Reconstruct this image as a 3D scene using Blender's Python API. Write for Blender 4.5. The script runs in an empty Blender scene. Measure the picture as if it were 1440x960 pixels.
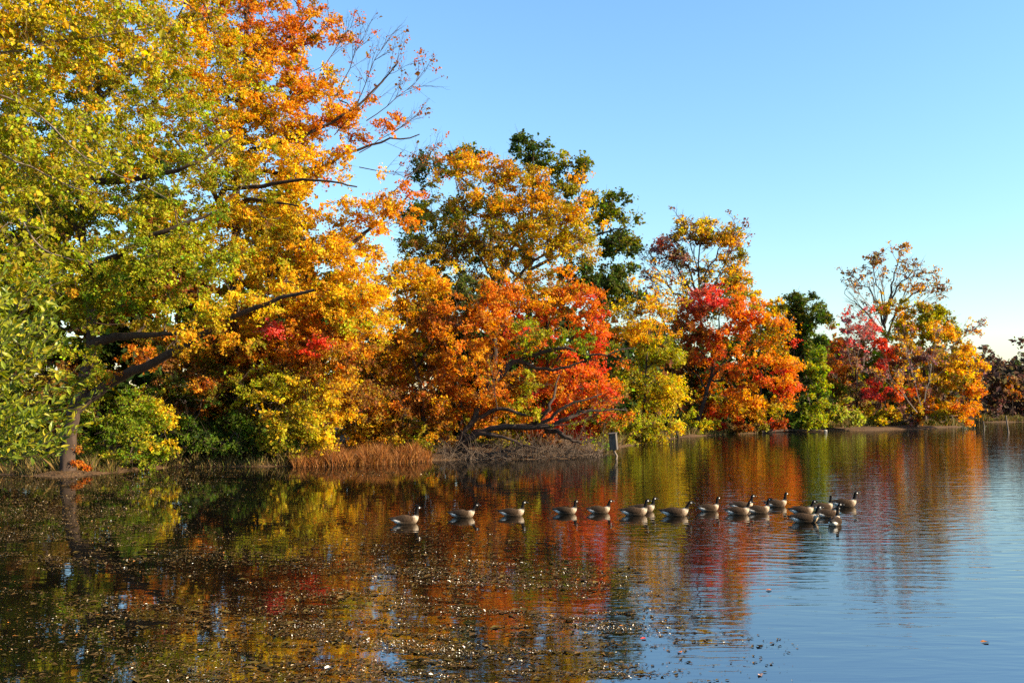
import bpy, math, random
import numpy as np
from mathutils import Vector

# ------------------------------------------------------------------ camera, sky, sun, exposure
SC = bpy.context.scene
COL = SC.collection
F, PX0, PY0, CAMZ = 1300.0, 720.0, 556.0, 3.54       # focal length and horizon in photo pixels, eye height

cam_d = bpy.data.cameras.new('camera')
cam = bpy.data.objects.new('camera', cam_d); COL.objects.link(cam)
cam.location = (0, 0, CAMZ); cam.rotation_euler = (math.pi / 2, 0, 0)
cam_d.sensor_width = 36.0; cam_d.lens = 36.0 * F / 1440.0
cam_d.shift_y = (PY0 - 480.0) / 1440.0
cam_d.clip_start = 0.1; cam_d.clip_end = 6000
SC.camera = cam

SUN_AZ, SUN_EL = math.radians(106), math.radians(24)    # azimuth clockwise from the view direction (+Y)
wd = bpy.data.worlds.new('World'); SC.world = wd; wd.use_nodes = True
wn = wd.node_tree; wn.nodes.clear()
sky = wn.nodes.new('ShaderNodeTexSky'); sky.sky_type = 'NISHITA'; sky.sun_disc = False
sky.sun_elevation = SUN_EL; sky.sun_rotation = SUN_AZ
sky.altitude = 0; sky.air_density = 1.6; sky.dust_density = 0.1; sky.ozone_density = 7.4
bg = wn.nodes.new('ShaderNodeBackground'); bg.inputs[1].default_value = 0.105
wo = wn.nodes.new('ShaderNodeOutputWorld')
wn.links.new(sky.outputs[0], bg.inputs[0]); wn.links.new(bg.outputs[0], wo.inputs[0])

sun_d = bpy.data.lights.new('sun', 'SUN'); sun_d.energy = 5.0; sun_d.angle = math.radians(0.5)
sun_d.color = (1.0, 0.82, 0.57)
sun = bpy.data.objects.new('sun', sun_d); COL.objects.link(sun)
sdir = Vector((math.sin(SUN_AZ) * math.cos(SUN_EL), math.cos(SUN_AZ) * math.cos(SUN_EL), math.sin(SUN_EL)))
sun.rotation_euler = sdir.to_track_quat('Z', 'Y').to_euler(); sun.location = sdir * 80

SC.view_settings.view_transform = 'Standard'; SC.view_settings.look = 'None'
SC.view_settings.exposure = 1.48; SC.view_settings.gamma = 1.0
SC.view_settings.use_curve_mapping = False
SC.render.engine = 'CYCLES'
SC.cycles.max_bounces = 8; SC.cycles.diffuse_bounces = 5; SC.cycles.glossy_bounces = 4
SC.cycles.transmission_bounces = 4; SC.cycles.transparent_max_bounces = 6
SC.cycles.caustics_reflective = False; SC.cycles.caustics_refractive = False
SC.cycles.use_denoising = False
SC.cycles.sample_clamp_indirect = 6.0

rng = np.random.default_rng(11)
random.seed(5)

# ------------------------------------------------------------------ helpers
def W(px, py, Y):
    """photo pixel at depth Y -> world point"""
    return np.array([(px - PX0) / F * Y, Y, CAMZ - (py - PY0) / F * Y])

def depth_on_water(py):
    return CAMZ * F / (py - PY0)

def tag(o, label=None, cat=None, group=None, kind=None):
    if label: o['label'] = label
    if cat: o['category'] = cat
    if group: o['group'] = group
    if kind: o['kind'] = kind
    return o

def empty(name, loc):
    o = bpy.data.objects.new(name, None); COL.objects.link(o)
    o.location = loc; o.empty_display_size = 0.3
    return o

def obj_from(name, me, parent=None):
    o = bpy.data.objects.new(name, me); COL.objects.link(o)
    if parent is not None:
        o.parent = parent
        o.matrix_parent_inverse.identity()
    return o

def np_mesh(name, v, f, mat, col=None, smooth=False, origin=None):
    """v (n,3), f (m,k) constant k faces; colour per vertex"""
    me = bpy.data.meshes.new(name)
    v = np.asarray(v, dtype=np.float32)
    if origin is not None: v = v - np.asarray(origin, dtype=np.float32)
    f = np.asarray(f, dtype=np.int32)
    m, k = f.shape
    me.vertices.add(len(v)); me.vertices.foreach_set('co', v.ravel())
    me.loops.add(m * k); me.loops.foreach_set('vertex_index', f.ravel())
    me.polygons.add(m)
    me.polygons.foreach_set('loop_start', np.arange(0, m * k, k, dtype=np.int32))
    me.polygons.foreach_set('use_smooth', np.full(m, smooth, dtype=bool))
    if col is not None:
        a = me.color_attributes.new('Col', 'FLOAT_COLOR', 'POINT')
        c = np.ones((len(v), 4), dtype=np.float32); c[:, :3] = col
        a.data.foreach_set('color', c.ravel())
    me.update(calc_edges=True)
    me.validate()
    if mat is not None: me.materials.append(mat)
    return me

def py_mesh(name, v, f, mat, smooth=False):
    me = bpy.data.meshes.new(name); me.from_pydata([tuple(map(float, p)) for p in v], [], f); me.update()
    if smooth:
        me.polygons.foreach_set('use_smooth', [True] * len(me.polygons))
    if mat is not None: me.materials.append(mat)
    return me

def noise3(p, s=1.0, seed=0.0):
    """cheap smooth noise from sines, about -1..1"""
    x, y, z = p[..., 0] * s + seed, p[..., 1] * s + seed * 1.7, p[..., 2] * s - seed * 0.6
    return (np.sin(x * 1.3 + 1.1 * np.sin(y * 0.9 + z * 0.7)) + np.sin(y * 1.1 + 1.3 * np.sin(z * 1.2 - x * 0.6))
            + np.sin(z * 1.4 + 1.2 * np.sin(x * 0.8 + y * 0.5)) + 0.5 * np.sin(2.3 * x + 1.9 * y - 2.1 * z)) / 3.5

# ------------------------------------------------------------------ materials
def mat_new(name):
    m = bpy.data.materials.new(name); m.use_nodes = True
    nt = m.node_tree; nt.nodes.clear()
    out = nt.nodes.new('ShaderNodeOutputMaterial')
    return m, nt, out

def N(nt, t, **kw):
    n = nt.nodes.new(t)
    for k, v in kw.items(): setattr(n, k, v)
    return n

def leaf_material(name, trans=0.48, rough=0.6, spec=0.15):
    m, nt, out = mat_new(name)
    at = N(nt, 'ShaderNodeAttribute', attribute_name='Col')
    p = N(nt, 'ShaderNodeBsdfPrincipled'); p.inputs['Roughness'].default_value = rough
    p.inputs['Specular IOR Level'].default_value = spec
    tr = N(nt, 'ShaderNodeBsdfTranslucent')
    hs = N(nt, 'ShaderNodeHueSaturation'); hs.inputs['Saturation'].default_value = 1.12; hs.inputs['Value'].default_value = 1.25
    mx = N(nt, 'ShaderNodeMixShader'); mx.inputs[0].default_value = trans
    L = nt.links.new
    L(at.outputs['Color'], p.inputs['Base Color']); L(at.outputs['Color'], hs.inputs['Color'])
    L(hs.outputs[0], tr.inputs['Color']); L(p.outputs[0], mx.inputs[1]); L(tr.outputs[0], mx.inputs[2])
    L(mx.outputs[0], out.inputs[0])
    return m

def plain_material(name, c1, c2, scale=6.0, rough=0.85, bump=0.3, stretch=(1, 1, 1), detail=5.0, spec=0.25):
    m, nt, out = mat_new(name); L = nt.links.new
    tc = N(nt, 'ShaderNodeTexCoord'); mp = N(nt, 'ShaderNodeMapping'); mp.inputs['Scale'].default_value = stretch
    no = N(nt, 'ShaderNodeTexNoise'); no.inputs['Scale'].default_value = scale; no.inputs['Detail'].default_value = detail
    no.inputs['Roughness'].default_value = 0.65
    cr = N(nt, 'ShaderNodeValToRGB')
    cr.color_ramp.elements[0].position = 0.3; cr.color_ramp.elements[0].color = (*c1, 1)
    cr.color_ramp.elements[1].position = 0.72; cr.color_ramp.elements[1].color = (*c2, 1)
    p = N(nt, 'ShaderNodeBsdfPrincipled'); p.inputs['Roughness'].default_value = rough
    p.inputs['Specular IOR Level'].default_value = spec
    bp = N(nt, 'ShaderNodeBump'); bp.inputs['Strength'].default_value = bump; bp.inputs['Distance'].default_value = 0.02
    L(tc.outputs['Object'], mp.inputs[0]); L(mp.outputs[0], no.inputs['Vector']); L(no.outputs['Fac'], cr.inputs[0])
    L(cr.outputs[0], p.inputs['Base Color']); L(no.outputs['Fac'], bp.inputs['Height']); L(bp.outputs[0], p.inputs['Normal'])
    L(p.outputs[0], out.inputs[0])
    return m

def attr_material(name, rough=0.7, spec=0.3):
    m, nt, out = mat_new(name); L = nt.links.new
    at = N(nt, 'ShaderNodeAttribute', attribute_name='Col')
    p = N(nt, 'ShaderNodeBsdfPrincipled'); p.inputs['Roughness'].default_value = rough
    p.inputs['Specular IOR Level'].default_value = spec
    L(at.outputs['Color'], p.inputs['Base Color']); L(p.outputs[0], out.inputs[0])
    return m

M_LEAF = leaf_material('leaf')
M_BIGLEAF = leaf_material('waxy_leaf', 0.35, 0.4, 0.3)
M_BARK = plain_material('bark', (0.022, 0.014, 0.01), (0.085, 0.055, 0.038), 5, 0.9, 0.8, (1, 1, 0.25))
M_BARK_PALE = plain_material('pale_bark', (0.10, 0.075, 0.055), (0.26, 0.2, 0.15), 5, 0.85, 0.6, (1, 1, 0.3))
M_TWIG = plain_material('twig', (0.03, 0.02, 0.015), (0.09, 0.06, 0.045), 2, 0.9, 0.0)
M_TWIG_GREY = plain_material('grey_twig', (0.09, 0.065, 0.05), (0.24, 0.18, 0.14), 2, 0.9, 0.0)
M_BRUSH = plain_material('brush_twig', (0.035, 0.024, 0.016), (0.20, 0.14, 0.095), 3, 0.9, 0.0)
M_DEBRIS = attr_material('debris', 0.7, 0.12)
M_REED = leaf_material('reed_blade', 0.25, 0.6, 0.2)

def ground_material():
    m, nt, out = mat_new('leaf_litter'); L = nt.links.new
    tc = N(nt, 'ShaderNodeTexCoord')
    n1 = N(nt, 'ShaderNodeTexNoise'); n1.inputs['Scale'].default_value = 1.1; n1.inputs['Detail'].default_value = 8; n1.inputs['Roughness'].default_value = 0.7
    n2 = N(nt, 'ShaderNodeTexVoronoi'); n2.inputs['Scale'].default_value = 9
    cr = N(nt, 'ShaderNodeValToRGB')
    e = cr.color_ramp.elements
    e[0].position = 0.32; e[0].color = (0.035, 0.024, 0.015, 1); e[1].position = 0.75; e[1].color = (0.13, 0.078, 0.038, 1)
    x = e.new(0.52); x.color = (0.09, 0.055, 0.03, 1)
    mx = N(nt, 'ShaderNodeMix', data_type='RGBA', blend_type='MIX'); 
    mm = N(nt, 'ShaderNodeMath', operation='MULTIPLY'); mm.inputs[1].default_value = 0.4
    p = N(nt, 'ShaderNodeBsdfPrincipled'); p.inputs['Roughness'].default_value = 0.95; p.inputs['Specular IOR Level'].default_value = 0.15
    bp = N(nt, 'ShaderNodeBump'); bp.inputs['Strength'].default_value = 0.7; bp.inputs['Distance'].default_value = 0.06
    L(tc.outputs['Object'], n1.inputs['Vector']); L(tc.outputs['Object'], n2.inputs['Vector'])
    L(n1.outputs['Fac'], cr.inputs[0]); L(cr.outputs[0], mx.inputs['A'])
    cr2 = N(nt, 'ShaderNodeValToRGB'); e = cr2.color_ramp.elements
    e[0].color = (0.16, 0.06, 0.02, 1); e[1].color = (0.20, 0.125, 0.05, 1)
    sep = N(nt, 'ShaderNodeSeparateColor'); L(n2.outputs['Color'], sep.inputs[0]); L(sep.outputs[0], cr2.inputs[0])
    L(sep.outputs[1], mm.inputs[0]); L(mm.outputs[0], mx.inputs['Factor']); L(cr2.outputs[0], mx.inputs['B'])
    L(mx.outputs['Result'], p.inputs['Base Color']); L(n2.outputs['Distance'], bp.inputs['Height']); L(bp.outputs[0], p.inputs['Normal'])
    L(p.outputs[0], out.inputs[0])
    return m

WAKES = [((px - PX0) / F * (CAMZ * F / (py - PY0)), CAMZ * F / (py - PY0), k, a, e) for px, py, k, a, e in
         ((571, 738, 17, 0.0011, 2.2), (720, 728, 19, 0.0008, 2.0), (893, 727, 17, 0.0009, 2.4), (1040, 724, 15, 0.0012, 3.0), (1150, 733, 13, 0.0016, 5.0), (1180, 718, 14, 0.0012, 5.0))]
def water_material():
    m, nt, out = mat_new('pond_water'); L = nt.links.new
    tc = N(nt, 'ShaderNodeTexCoord')
    p = N(nt, 'ShaderNodeBsdfPrincipled')
    p.inputs['Base Color'].default_value = (0.004, 0.0035, 0.0025, 1)
    p.inputs['Roughness'].default_value = 0.025; p.inputs['IOR'].default_value = 4.4
    def noise(scale, sx, sy, rot, detail=2.0, dist=0.0, rough=0.5):
        mp = N(nt, 'ShaderNodeMapping'); mp.inputs['Scale'].default_value = (sx, sy, 1); mp.inputs['Rotation'].default_value = (0, 0, rot)
        n = N(nt, 'ShaderNodeTexNoise'); n.inputs['Scale'].default_value = scale; n.inputs['Detail'].default_value = detail
        n.inputs['Distortion'].default_value = dist; n.inputs['Roughness'].default_value = rough
        L(tc.outputs['Object'], mp.inputs[0]); L(mp.outputs[0], n.inputs['Vector'])
        return n.outputs['Fac']
    def math_(op, a, b):
        n = N(nt, 'ShaderNodeMath', operation=op)
        for i, q in enumerate((a, b)):
            if isinstance(q, (int, float)): n.inputs[i].default_value = q
            else: L(q, n.inputs[i])
        return n.outputs[0]
    def smooth(v, a, b):
        n = N(nt, 'ShaderNodeMapRange', interpolation_type='SMOOTHSTEP'); L(v, n.inputs[0])
        n.inputs[1].default_value = a; n.inputs[2].default_value = b
        return n.outputs[0]
    fine = noise(4.2, 0.75, 1.25, 0.12, 2.0, 0.4)          # ripples of about a quarter metre
    mid = noise(1.25, 0.6, 1.5, -0.16, 2.0, 0.6)           # lazy swell lines
    sep = N(nt, 'ShaderNodeSeparateXYZ'); L(tc.outputs['Object'], sep.inputs[0])
    open_ = smooth(sep.outputs[0], -6.0, 12.0)             # breeze reaches the open water, the lee of the wood is calmer
    patch = smooth(noise(0.11, 0.5, 1.6, 0.2, 2.0), 0.35, 0.65)
    gain = math_('ADD', math_('MULTIPLY', open_, 0.55), math_('ADD', math_('MULTIPLY', patch, 0.2), 0.11))
    h = math_('ADD', math_('MULTIPLY', fine, 0.0014), math_('MULTIPLY', mid, 0.015))
    lines = noise(1.9, 0.28, 1.9, -0.1, 3.0, 0.5)            # long low wavelets on the open side
    h = math_('ADD', math_('MULTIPLY', h, gain), math_('MULTIPLY', math_('MULTIPLY', lines, open_), 0.010))
    # rings spreading from the swimming geese
    for (gx, gy, k, amp, reach) in WAKES:
        vd = N(nt, 'ShaderNodeVectorMath', operation='DISTANCE'); L(tc.outputs['Object'], vd.inputs[0]); vd.inputs[1].default_value = (gx, gy, 0)
        ph = math_('SINE', math_('ADD', math_('MULTIPLY', vd.outputs['Value'], k), math_('MULTIPLY', mid, 5.0)), 0)
        fall = math_('POWER', 2.718, math_('MULTIPLY', vd.outputs['Value'], -1.0 / reach))
        h = math_('ADD', h, math_('MULTIPLY', math_('MULTIPLY', ph, amp), fall))
    bp = N(nt, 'ShaderNodeBump'); bp.inputs['Strength'].default_value = 1.0; bp.inputs['Distance'].default_value = 1.0
    L(h, bp.inputs['Height']); L(bp.outputs[0], p.inputs['Normal'])
    L(p.outputs[0], out.inputs[0])
    return m

# ------------------------------------------------------------------ shore, ground, water
def sp(px, Y): return ((px - PX0) / F * Y, Y)
SHORE = [(-7.5, 7.0), (-9.2, 11.5), (-11.8, 17.5), (-15.5, 25), (-20.5, 34), (-24.5, 39.5), sp(0, 41.0), sp(60, 40.6), sp(110, 40.5), sp(150, 42.4), sp(220, 45.0),
         sp(330, 46.2), sp(430, 46.8), sp(520, 48.0), sp(600, 50.5), sp(680, 51.5), sp(760, 51.8), sp(830, 52.5), sp(850, 54.5), sp(845, 60.0),
         sp(880, 66.0), sp(930, 72.5), sp(960, 79.0), sp(1010, 83.0), sp(1070, 88.5), sp(1120, 92.0), sp(1200, 93.0), sp(1290, 97.0),
         sp(1345, 103.5), sp(1350, 114.0), sp(1372, 123.0), sp(1450, 124.0), sp(1560, 132.0), (130, 150), (185, 140), (215, 90), (205, 30), (120, 4), (40, 3.5), (10, 4.2), (-3, 4.5)]
SHORE = np.array(SHORE, dtype=float)

def shore_distance(x, y):
    """signed distance to the shore line: positive on land"""
    p = np.stack([x, y], -1); d = np.full(x.shape, 1e9); inside = np.zeros(x.shape, bool)
    n = len(SHORE)
    for i in range(n):
        a, b = SHORE[i], SHORE[(i + 1) % n]
        ab = b - a
        t = np.clip(((p - a) @ ab) / (ab @ ab), 0, 1)
        q = p - (a + t[..., None] * ab)
        d = np.minimum(d, np.hypot(q[..., 0], q[..., 1]))
        c = ((a[1] > y) != (b[1] > y))
        xi = a[0] + (y - a[1]) / (b[1] - a[1] + 1e-12) * ab[0]
        inside ^= c & (x < xi)
    return np.where(inside, -d, d)

def ground_z(x, y):
    x = np.asarray(x, float); y = np.asarray(y, float)
    d = shore_distance(x, y)
    d = d + 0.45 * np.sin(x * 0.9 + 0.6 * np.sin(y * 1.1)) + 0.25 * np.sin(y * 2.1 + x * 1.7)
    land = 0.02 + 0.30 * (1 - np.exp(-np.maximum(d, 0) / 1.4)) + 0.016 * np.minimum(np.maximum(d, 0), 120) 
    land = land + 0.05 * np.sin(x * 1.3) * np.sin(y * 1.1) * np.clip(d / 2, 0, 1)
    bed = np.maximum(0.16 * d, -1.3)
    z = np.where(d > 0, land, bed)
    near = np.clip((5.0 - y) / 5.0, 0, 1) * np.clip(1 - np.abs(x) / 30, 0, 1)
    return z + np.where(d > 0, near * 1.7, 0)

def build_ground():
    xs = np.concatenate([np.array([-2500, -1200, -600, -300, -180, -120, -80]), np.arange(-60, 100, 0.9), np.array([104, 112, 125, 150, 180, 210, 260, 350, 600, 1200, 2500])])
    ys = np.concatenate([np.array([-600, -200, -80, -30, -12, -6]), np.arange(-3, 142, 0.9), np.array([146, 155, 170, 200, 260, 400, 800, 1600, 3000])])
    X, Y = np.meshgrid(xs, ys)
    Z = ground_z(X, Y)
    v = np.stack([X, Y, Z], -1).reshape(-1, 3)
    nx, ny = len(xs), len(ys)
    i = (np.arange(ny - 1)[:, None] * nx + np.arange(nx - 1)[None, :]).ravel()
    f = np.stack([i, i + 1, i + 1 + nx, i + nx], -1)
    o = obj_from('ground', np_mesh('ground', v, f, ground_material(), smooth=True))
    tag(o, kind='structure')
    w = 2400.0
    me = py_mesh('water', [(-w, -500, 0), (w, -500, 0), (w, 3000, 0), (-w, 3000, 0)], [(0, 1, 2, 3)], water_material())
    tag(obj_from('water', me), kind='structure')
build_ground()

# ------------------------------------------------------------------ foliage
PAL = dict(GRN=(0.14, 0.205, 0.016), DGR=(0.036, 0.062, 0.012), OLV=(0.255, 0.215, 0.014), YGR=(0.40, 0.37, 0.02), YEL=(0.74, 0.47, 0.02),
           GLD=(0.72, 0.345, 0.014), ORG=(0.68, 0.225, 0.016), DOR=(0.50, 0.14, 0.016), RED=(0.66, 0.075, 0.032), PNK=(0.66, 0.11, 0.09),
           BRN=(0.24, 0.105, 0.028), MAU=(0.29, 0.145, 0.12), CED=(0.10, 0.115, 0.03), PAL=(0.36, 0.34, 0.05), DUN=(0.12, 0.062, 0.04), FOR=(0.095, 0.06, 0.04), OAK=(0.10, 0.115, 0.014), TAN=(0.40, 0.24, 0.10))

def unit(n, r):
    v = r.normal(size=(n, 3)); return v / np.linalg.norm(v, axis=1, keepdims=True)

def leaf_quads(pos, nrm, size, col, r, width=0.72):
    """kite-shaped leaves, slightly folded along the midrib"""
    n = len(pos)
    a = unit(n, r)
    a[:, 2] -= 0.35
    t = a - (a * nrm).sum(1, keepdims=True) * nrm
    t /= np.linalg.norm(t, axis=1, keepdims=True) + 1e-9
    b = np.cross(nrm, t)
    s = size[:, None]
    fold = nrm * s * 0.12
    v0 = pos - t * s * 0.5
    v2 = pos + t * s * 0.5
    v1 = pos - t * s * 0.05 + b * s * width * 0.5 + fold
    v3 = pos - t * s * 0.05 - b * s * width * 0.5 + fold
    v = np.stack([v0, v1, v2, v3], 1).reshape(-1, 3)
    f = np.arange(4 * n).reshape(n, 4)
    return v, f, np.repeat(col, 4, axis=0)

def clump_leaves(cent, ccol, n_leaf, rad, leaf, center, r, flat=0.55, jit=0.16, upbias=0.45):
    """sprays of leaves along short twigs round each clump centre"""
    n = len(cent)
    TW = 7
    out = cent - center; out /= np.linalg.norm(out, axis=1, keepdims=True) + 1e-6
    d = unit(n * TW, r).reshape(n, TW, 3)
    d[..., 2] *= flat
    d += 0.45 * out[:, None, :]
    d /= np.linalg.norm(d, axis=2, keepdims=True)
    length = rad * r.uniform(0.6, 1.35, size=(n, TW))
    k = max(1, int(round(n_leaf / TW)))
    t = r.uniform(0.12, 1.0, size=(n, TW, k)) ** 0.8
    p = cent[:, None, None, :] + d[:, :, None, :] * (length[:, :, None] * t)[..., None]
    p = p + r.normal(scale=leaf * 0.55, size=p.shape)
    p[..., 2] -= (t ** 2) * rad * 0.18
    p = p.reshape(-1, 3)
    nr = unit(len(p), r) + np.array([0, 0, upbias]) + 0.25 * np.repeat(out, TW * k, axis=0)
    nr /= np.linalg.norm(nr, axis=1, keepdims=True)
    c = np.repeat(ccol, TW * k, axis=0)
    br = np.exp(r.normal(scale=jit, size=(len(p), 1)))
    hue = np.exp(r.normal(scale=[0.08, 0.22, 0.15], size=(len(p), 3)))
    c = np.clip(c * br * hue, 0.003, 0.82)
    size = leaf * np.exp(r.normal(scale=0.30, size=len(p)))
    return leaf_quads(p, nr, size, c, r)

def tubes(P0, P1, R0, R1, sides):
    """prisms from P0 to P1 (n,3), as one array mesh"""
    n = len(P0)
    d = P1 - P0; d /= np.linalg.norm(d, axis=1, keepdims=True) + 1e-9
    ref = np.where(np.abs(d[:, 2:3]) > 0.9, np.array([[1.0, 0, 0]]), np.array([[0, 0, 1.0]]))
    u = np.cross(d, ref); u /= np.linalg.norm(u, axis=1, keepdims=True) + 1e-9
    w = np.cross(d, u)
    a = np.arange(sides) / sides * 2 * np.pi
    ring = u[:, None, :] * np.cos(a)[None, :, None] + w[:, None, :] * np.sin(a)[None, :, None]
    v0 = P0[:, None, :] + ring * R0[:, None, None]
    v1 = P1[:, None, :] + ring * R1[:, None, None]
    v = np.concatenate([v0, v1], 1).reshape(-1, 3)
    base = np.arange(n)[:, None] * 2 * sides
    j = np.arange(sides); j2 = (j + 1) % sides
    f = np.stack([base + j, base + j2, base + sides + j2, base + sides + j], -1).reshape(-1, 4)
    return v, f

def catmull(pts, per=6):
    pts = np.asarray(pts, float)
    if len(pts) < 3: 
        t = np.linspace(0, 1, per + 1)[:, None]
        return pts[0] * (1 - t) + pts[1] * t
    P = np.vstack([2 * pts[0] - pts[1], pts, 2 * pts[-1] - pts[-2]])
    out = []
    for i in range(1, len(P) - 2):
        for t in np.arange(per) / per:
            p0, p1, p2, p3 = P[i - 1], P[i], P[i + 1], P[i + 2]
            out.append(0.5 * ((2 * p1) + (-p0 + p2) * t + (2 * p0 - 5 * p1 + 4 * p2 - p3) * t * t + (-p0 + 3 * p1 - 3 * p2 + p3) * t ** 3))
    out.append(P[-2])
    return np.array(out)

def skin_path(path, radii, sides=9, wob=0.0, r=None, flare=0.0):
    """one continuous tapered tube along a path"""
    path = np.asarray(path); n = len(path)
    t = np.gradient(path, axis=0); t /= np.linalg.norm(t, axis=1, keepdims=True) + 1e-9
    u = np.cross(t[0], [0.3, 1.0, 0.2]); u /= np.linalg.norm(u)
    v, f = [], []
    ph = r.uniform(0, 6.28, 3) if r is not None else (0, 1, 2)
    for i in range(n):
        u = u - t[i] * (u @ t[i]); u /= np.linalg.norm(u) + 1e-9
        w = np.cross(t[i], u)
        for j in range(sides):
            a = j / sides * 2 * math.pi
            q = radii[i] * (1 + wob * math.sin(3 * a + ph[0] + i * 0.3) + wob * 0.6 * math.sin(5 * a + ph[1] - i * 0.5))
            if flare: q *= 1 + flare * math.exp(-i * 0.9) * (0.7 + 0.5 * math.sin(4 * a + ph[2]))
            v.append(path[i] + (u * math.cos(a) + w * math.sin(a)) * q)
    for i in range(n - 1):
        for j in range(sides):
            k = (j + 1) % sides
            f.append((i * sides + j, i * sides + k, (i + 1) * sides + k, (i + 1) * sides + j))
    return np.array(v), np.array(f)

def make_tree(name, label, Y, base, trunk, limbs, lobes, r0=0.22, leaf_px=3.15, lai=1.95, cat='tree', group=None, seed=1,
              clump_px=15, bark=None, twig=None, twig_frac=0.6, crown='crown', flat=0.55, jit=0.16, tips=0.012, depth_scale=1.0, leaf_mat=None, clump_n=100, limb_k=1.0, bare=0.9, twiglets=4, sprays=(), spray_leaf=0.05, spray_col='DOR BRN'):
    """trunk / limbs are (px, py[, dY]); lobes are (cx, cy, rx, ry, dY, colours[, leaf density])"""
    r = np.random.default_rng(seed)
    bark = bark or M_BARK; twig = twig or M_TWIG
    bx = (base[0] - PX0) / F * Y
    bz = float(ground_z(np.array([bx]), np.array([Y]))[0])
    root_p = np.array([bx, Y, max(bz, -0.3) - 0.05])
    root = empty(name, root_p)
    tag(root, label, cat, group)
    def P(q):
        y = Y + (q[2] if len(q) > 2 else 0.0)
        return W(q[0], q[1], y)
    leaf = leaf_px / F * Y
    nodes, par, rad_min = [], [], []
    def add_chain(path, radii, parent):
        prev = parent
        for i, p in enumerate(path):
            nodes.append(p); par.append(prev); rad_min.append(radii[i]); prev = len(nodes) - 1
    trunk_pts = []
    if trunk:
        tp = [root_p - np.array([0, 0, 0.25])] + [P(q) for q in trunk]
        path = catmull(tp, 5)
        path[1:-1] += r.normal(scale=0.025 * r0 / 0.2, size=(len(path) - 2, 3))
        s = np.linspace(0, 1, len(path))
        radii = r0 * (1 - 0.82 * s ** 0.9)
        v, f = skin_path(path, radii, 10, 0.07, r, 0.35)
        obj_from('trunk', np_mesh('trunk', v, f, bark, smooth=True, origin=root_p), root)
        add_chain(path, radii, -1)
        for lb in limbs:
            lp = [P(q) for q in lb]
            path2 = catmull(lp, 5)
            # leave from the nearest trunk point
            allp = np.array(nodes); k = int(np.argmin(np.linalg.norm(allp - path2[0], axis=1)))
            path2[0] = allp[k]
            path2[1:] += r.normal(scale=0.05 * Y / 50, size=(len(path2) - 1, 3))
            s = np.linspace(0, 1, len(path2)); ra = min(rad_min[k] * 0.75, r0 * 0.55)
            ra = max(ra, r0 * 0.22) * limb_k
            radii2 = ra * (1 - 0.8 * s)
            v, f = skin_path(path2, radii2, 7, 0.05, r)
            obj_from('limb', np_mesh('limb', v, f, bark, smooth=True, origin=root_p), root)
            add_chain(path2[1:], radii2[1:], k)
    else:
        add_chain([root_p], [r0], -1)
    n_fixed = len(nodes)
    # clumps
    C, CC, LN = [], [], []
    for lb in lobes:
        cx, cy, rx, ry, dy, cols = lb[:6]
        dens = (lb[6] if len(lb) > 6 else 1.0)
        c = P((cx, cy, dy)); Yl = Y + dy
        sx, sz = rx / F * Yl, ry / F * Yl
        sy = 0.5 * (sx + sz) * depth_scale
        area = math.pi * sx * sz
        n_leaf = lai * dens * area / (0.19 * leaf * leaf)
        want = max(3, int(n_leaf / clump_n)) if dens >= 0.3 else max(6, int(lai * bare * area / (0.19 * leaf * leaf) / clump_n))
        per = n_leaf / want
        k = int(want * 2.2)
        d = unit(k, r); rr = r.uniform(0.0, 1.0, k) ** (1 / 2.4)
        rr = np.where(r.random(k) < 0.13, r.uniform(0.95, 1.32, k), rr)          # stray sprays break the outline
        p = d * rr[:, None] * np.array([sx, sy, sz]) * (1 + 0.22 * noise3(d + cx * 0.01, 3.4, seed))[:, None]
        p = c + p
        ns = noise3(p, 2.6 / (clump_px / F * Yl * 2.2), seed * 1.3)
        keep = np.argsort(-(ns + r.normal(scale=0.38, size=k)))[:want]
        p = p[keep]
        p = p[p[:, 2] > 0.12]
        if len(p) == 0: continue
        pal = np.array([PAL[q] for q in cols.split()])
        q = noise3(p, 0.9 / (rx / F * Yl), seed * 2.1) * 0.5 + 0.5 + r.normal(scale=0.32, size=len(p))
        q = np.clip(q, 0, 0.999) * (len(pal) - 1) if len(pal) > 1 else np.zeros(len(p))
        i0 = np.floor(q).astype(int); i1 = np.minimum(i0 + 1, len(pal) - 1); fr = (q - i0)[:, None]
        col = pal[i0] * (1 - fr) + pal[i1] * fr
        col *= np.exp(r.normal(scale=0.12, size=(len(p), 1)))
        C.append(p); CC.append(col); LN.append(np.full(len(p), per))
    C = np.vstack(C); CC = np.vstack(CC); LN = np.concatenate(LN)
    # fine branches: join every chosen clump to the nearest wood
    order = np.argsort([np.min(np.linalg.norm(np.array(nodes) - c, axis=1)) for c in C])
    sel = [i for i in order if r.random() < twig_frac]
    nd = np.zeros((n_fixed + 3 * len(sel), 3)); nd[:n_fixed] = np.array(nodes); cnt = n_fixed
    parent = list(par)
    skip = min(n_fixed - 1, 4) if trunk else 0
    for i in sel:
        c = C[i]
        dv = nd[skip:cnt] - c
        dist = np.sqrt((dv ** 2).sum(1)) + 0.35 * np.maximum(dv[:, 2], 0)
        k = int(np.argmin(dist)) + skip
        a = nd[k]; L_ = np.linalg.norm(c - a)
        j = r.normal(scale=0.09 * L_, size=(2, 3)); j[:, 2] += 0.05 * L_
        prev = k
        for t, jj in ((0.36, j[0]), (0.7, j[1]), (1.0, 0)):
            nd[cnt] = a + (c - a) * t + jj; parent.append(prev); prev = cnt; cnt += 1
    nd = nd[:cnt]
    load = np.zeros(cnt); child = np.zeros(cnt, bool)
    for k in range(cnt):
        if parent[k] >= 0: child[parent[k]] = True
    load[~child] = 1
    for k in range(cnt - 1, 0, -1):
        if parent[k] >= 0: load[parent[k]] += load[k]
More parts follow.
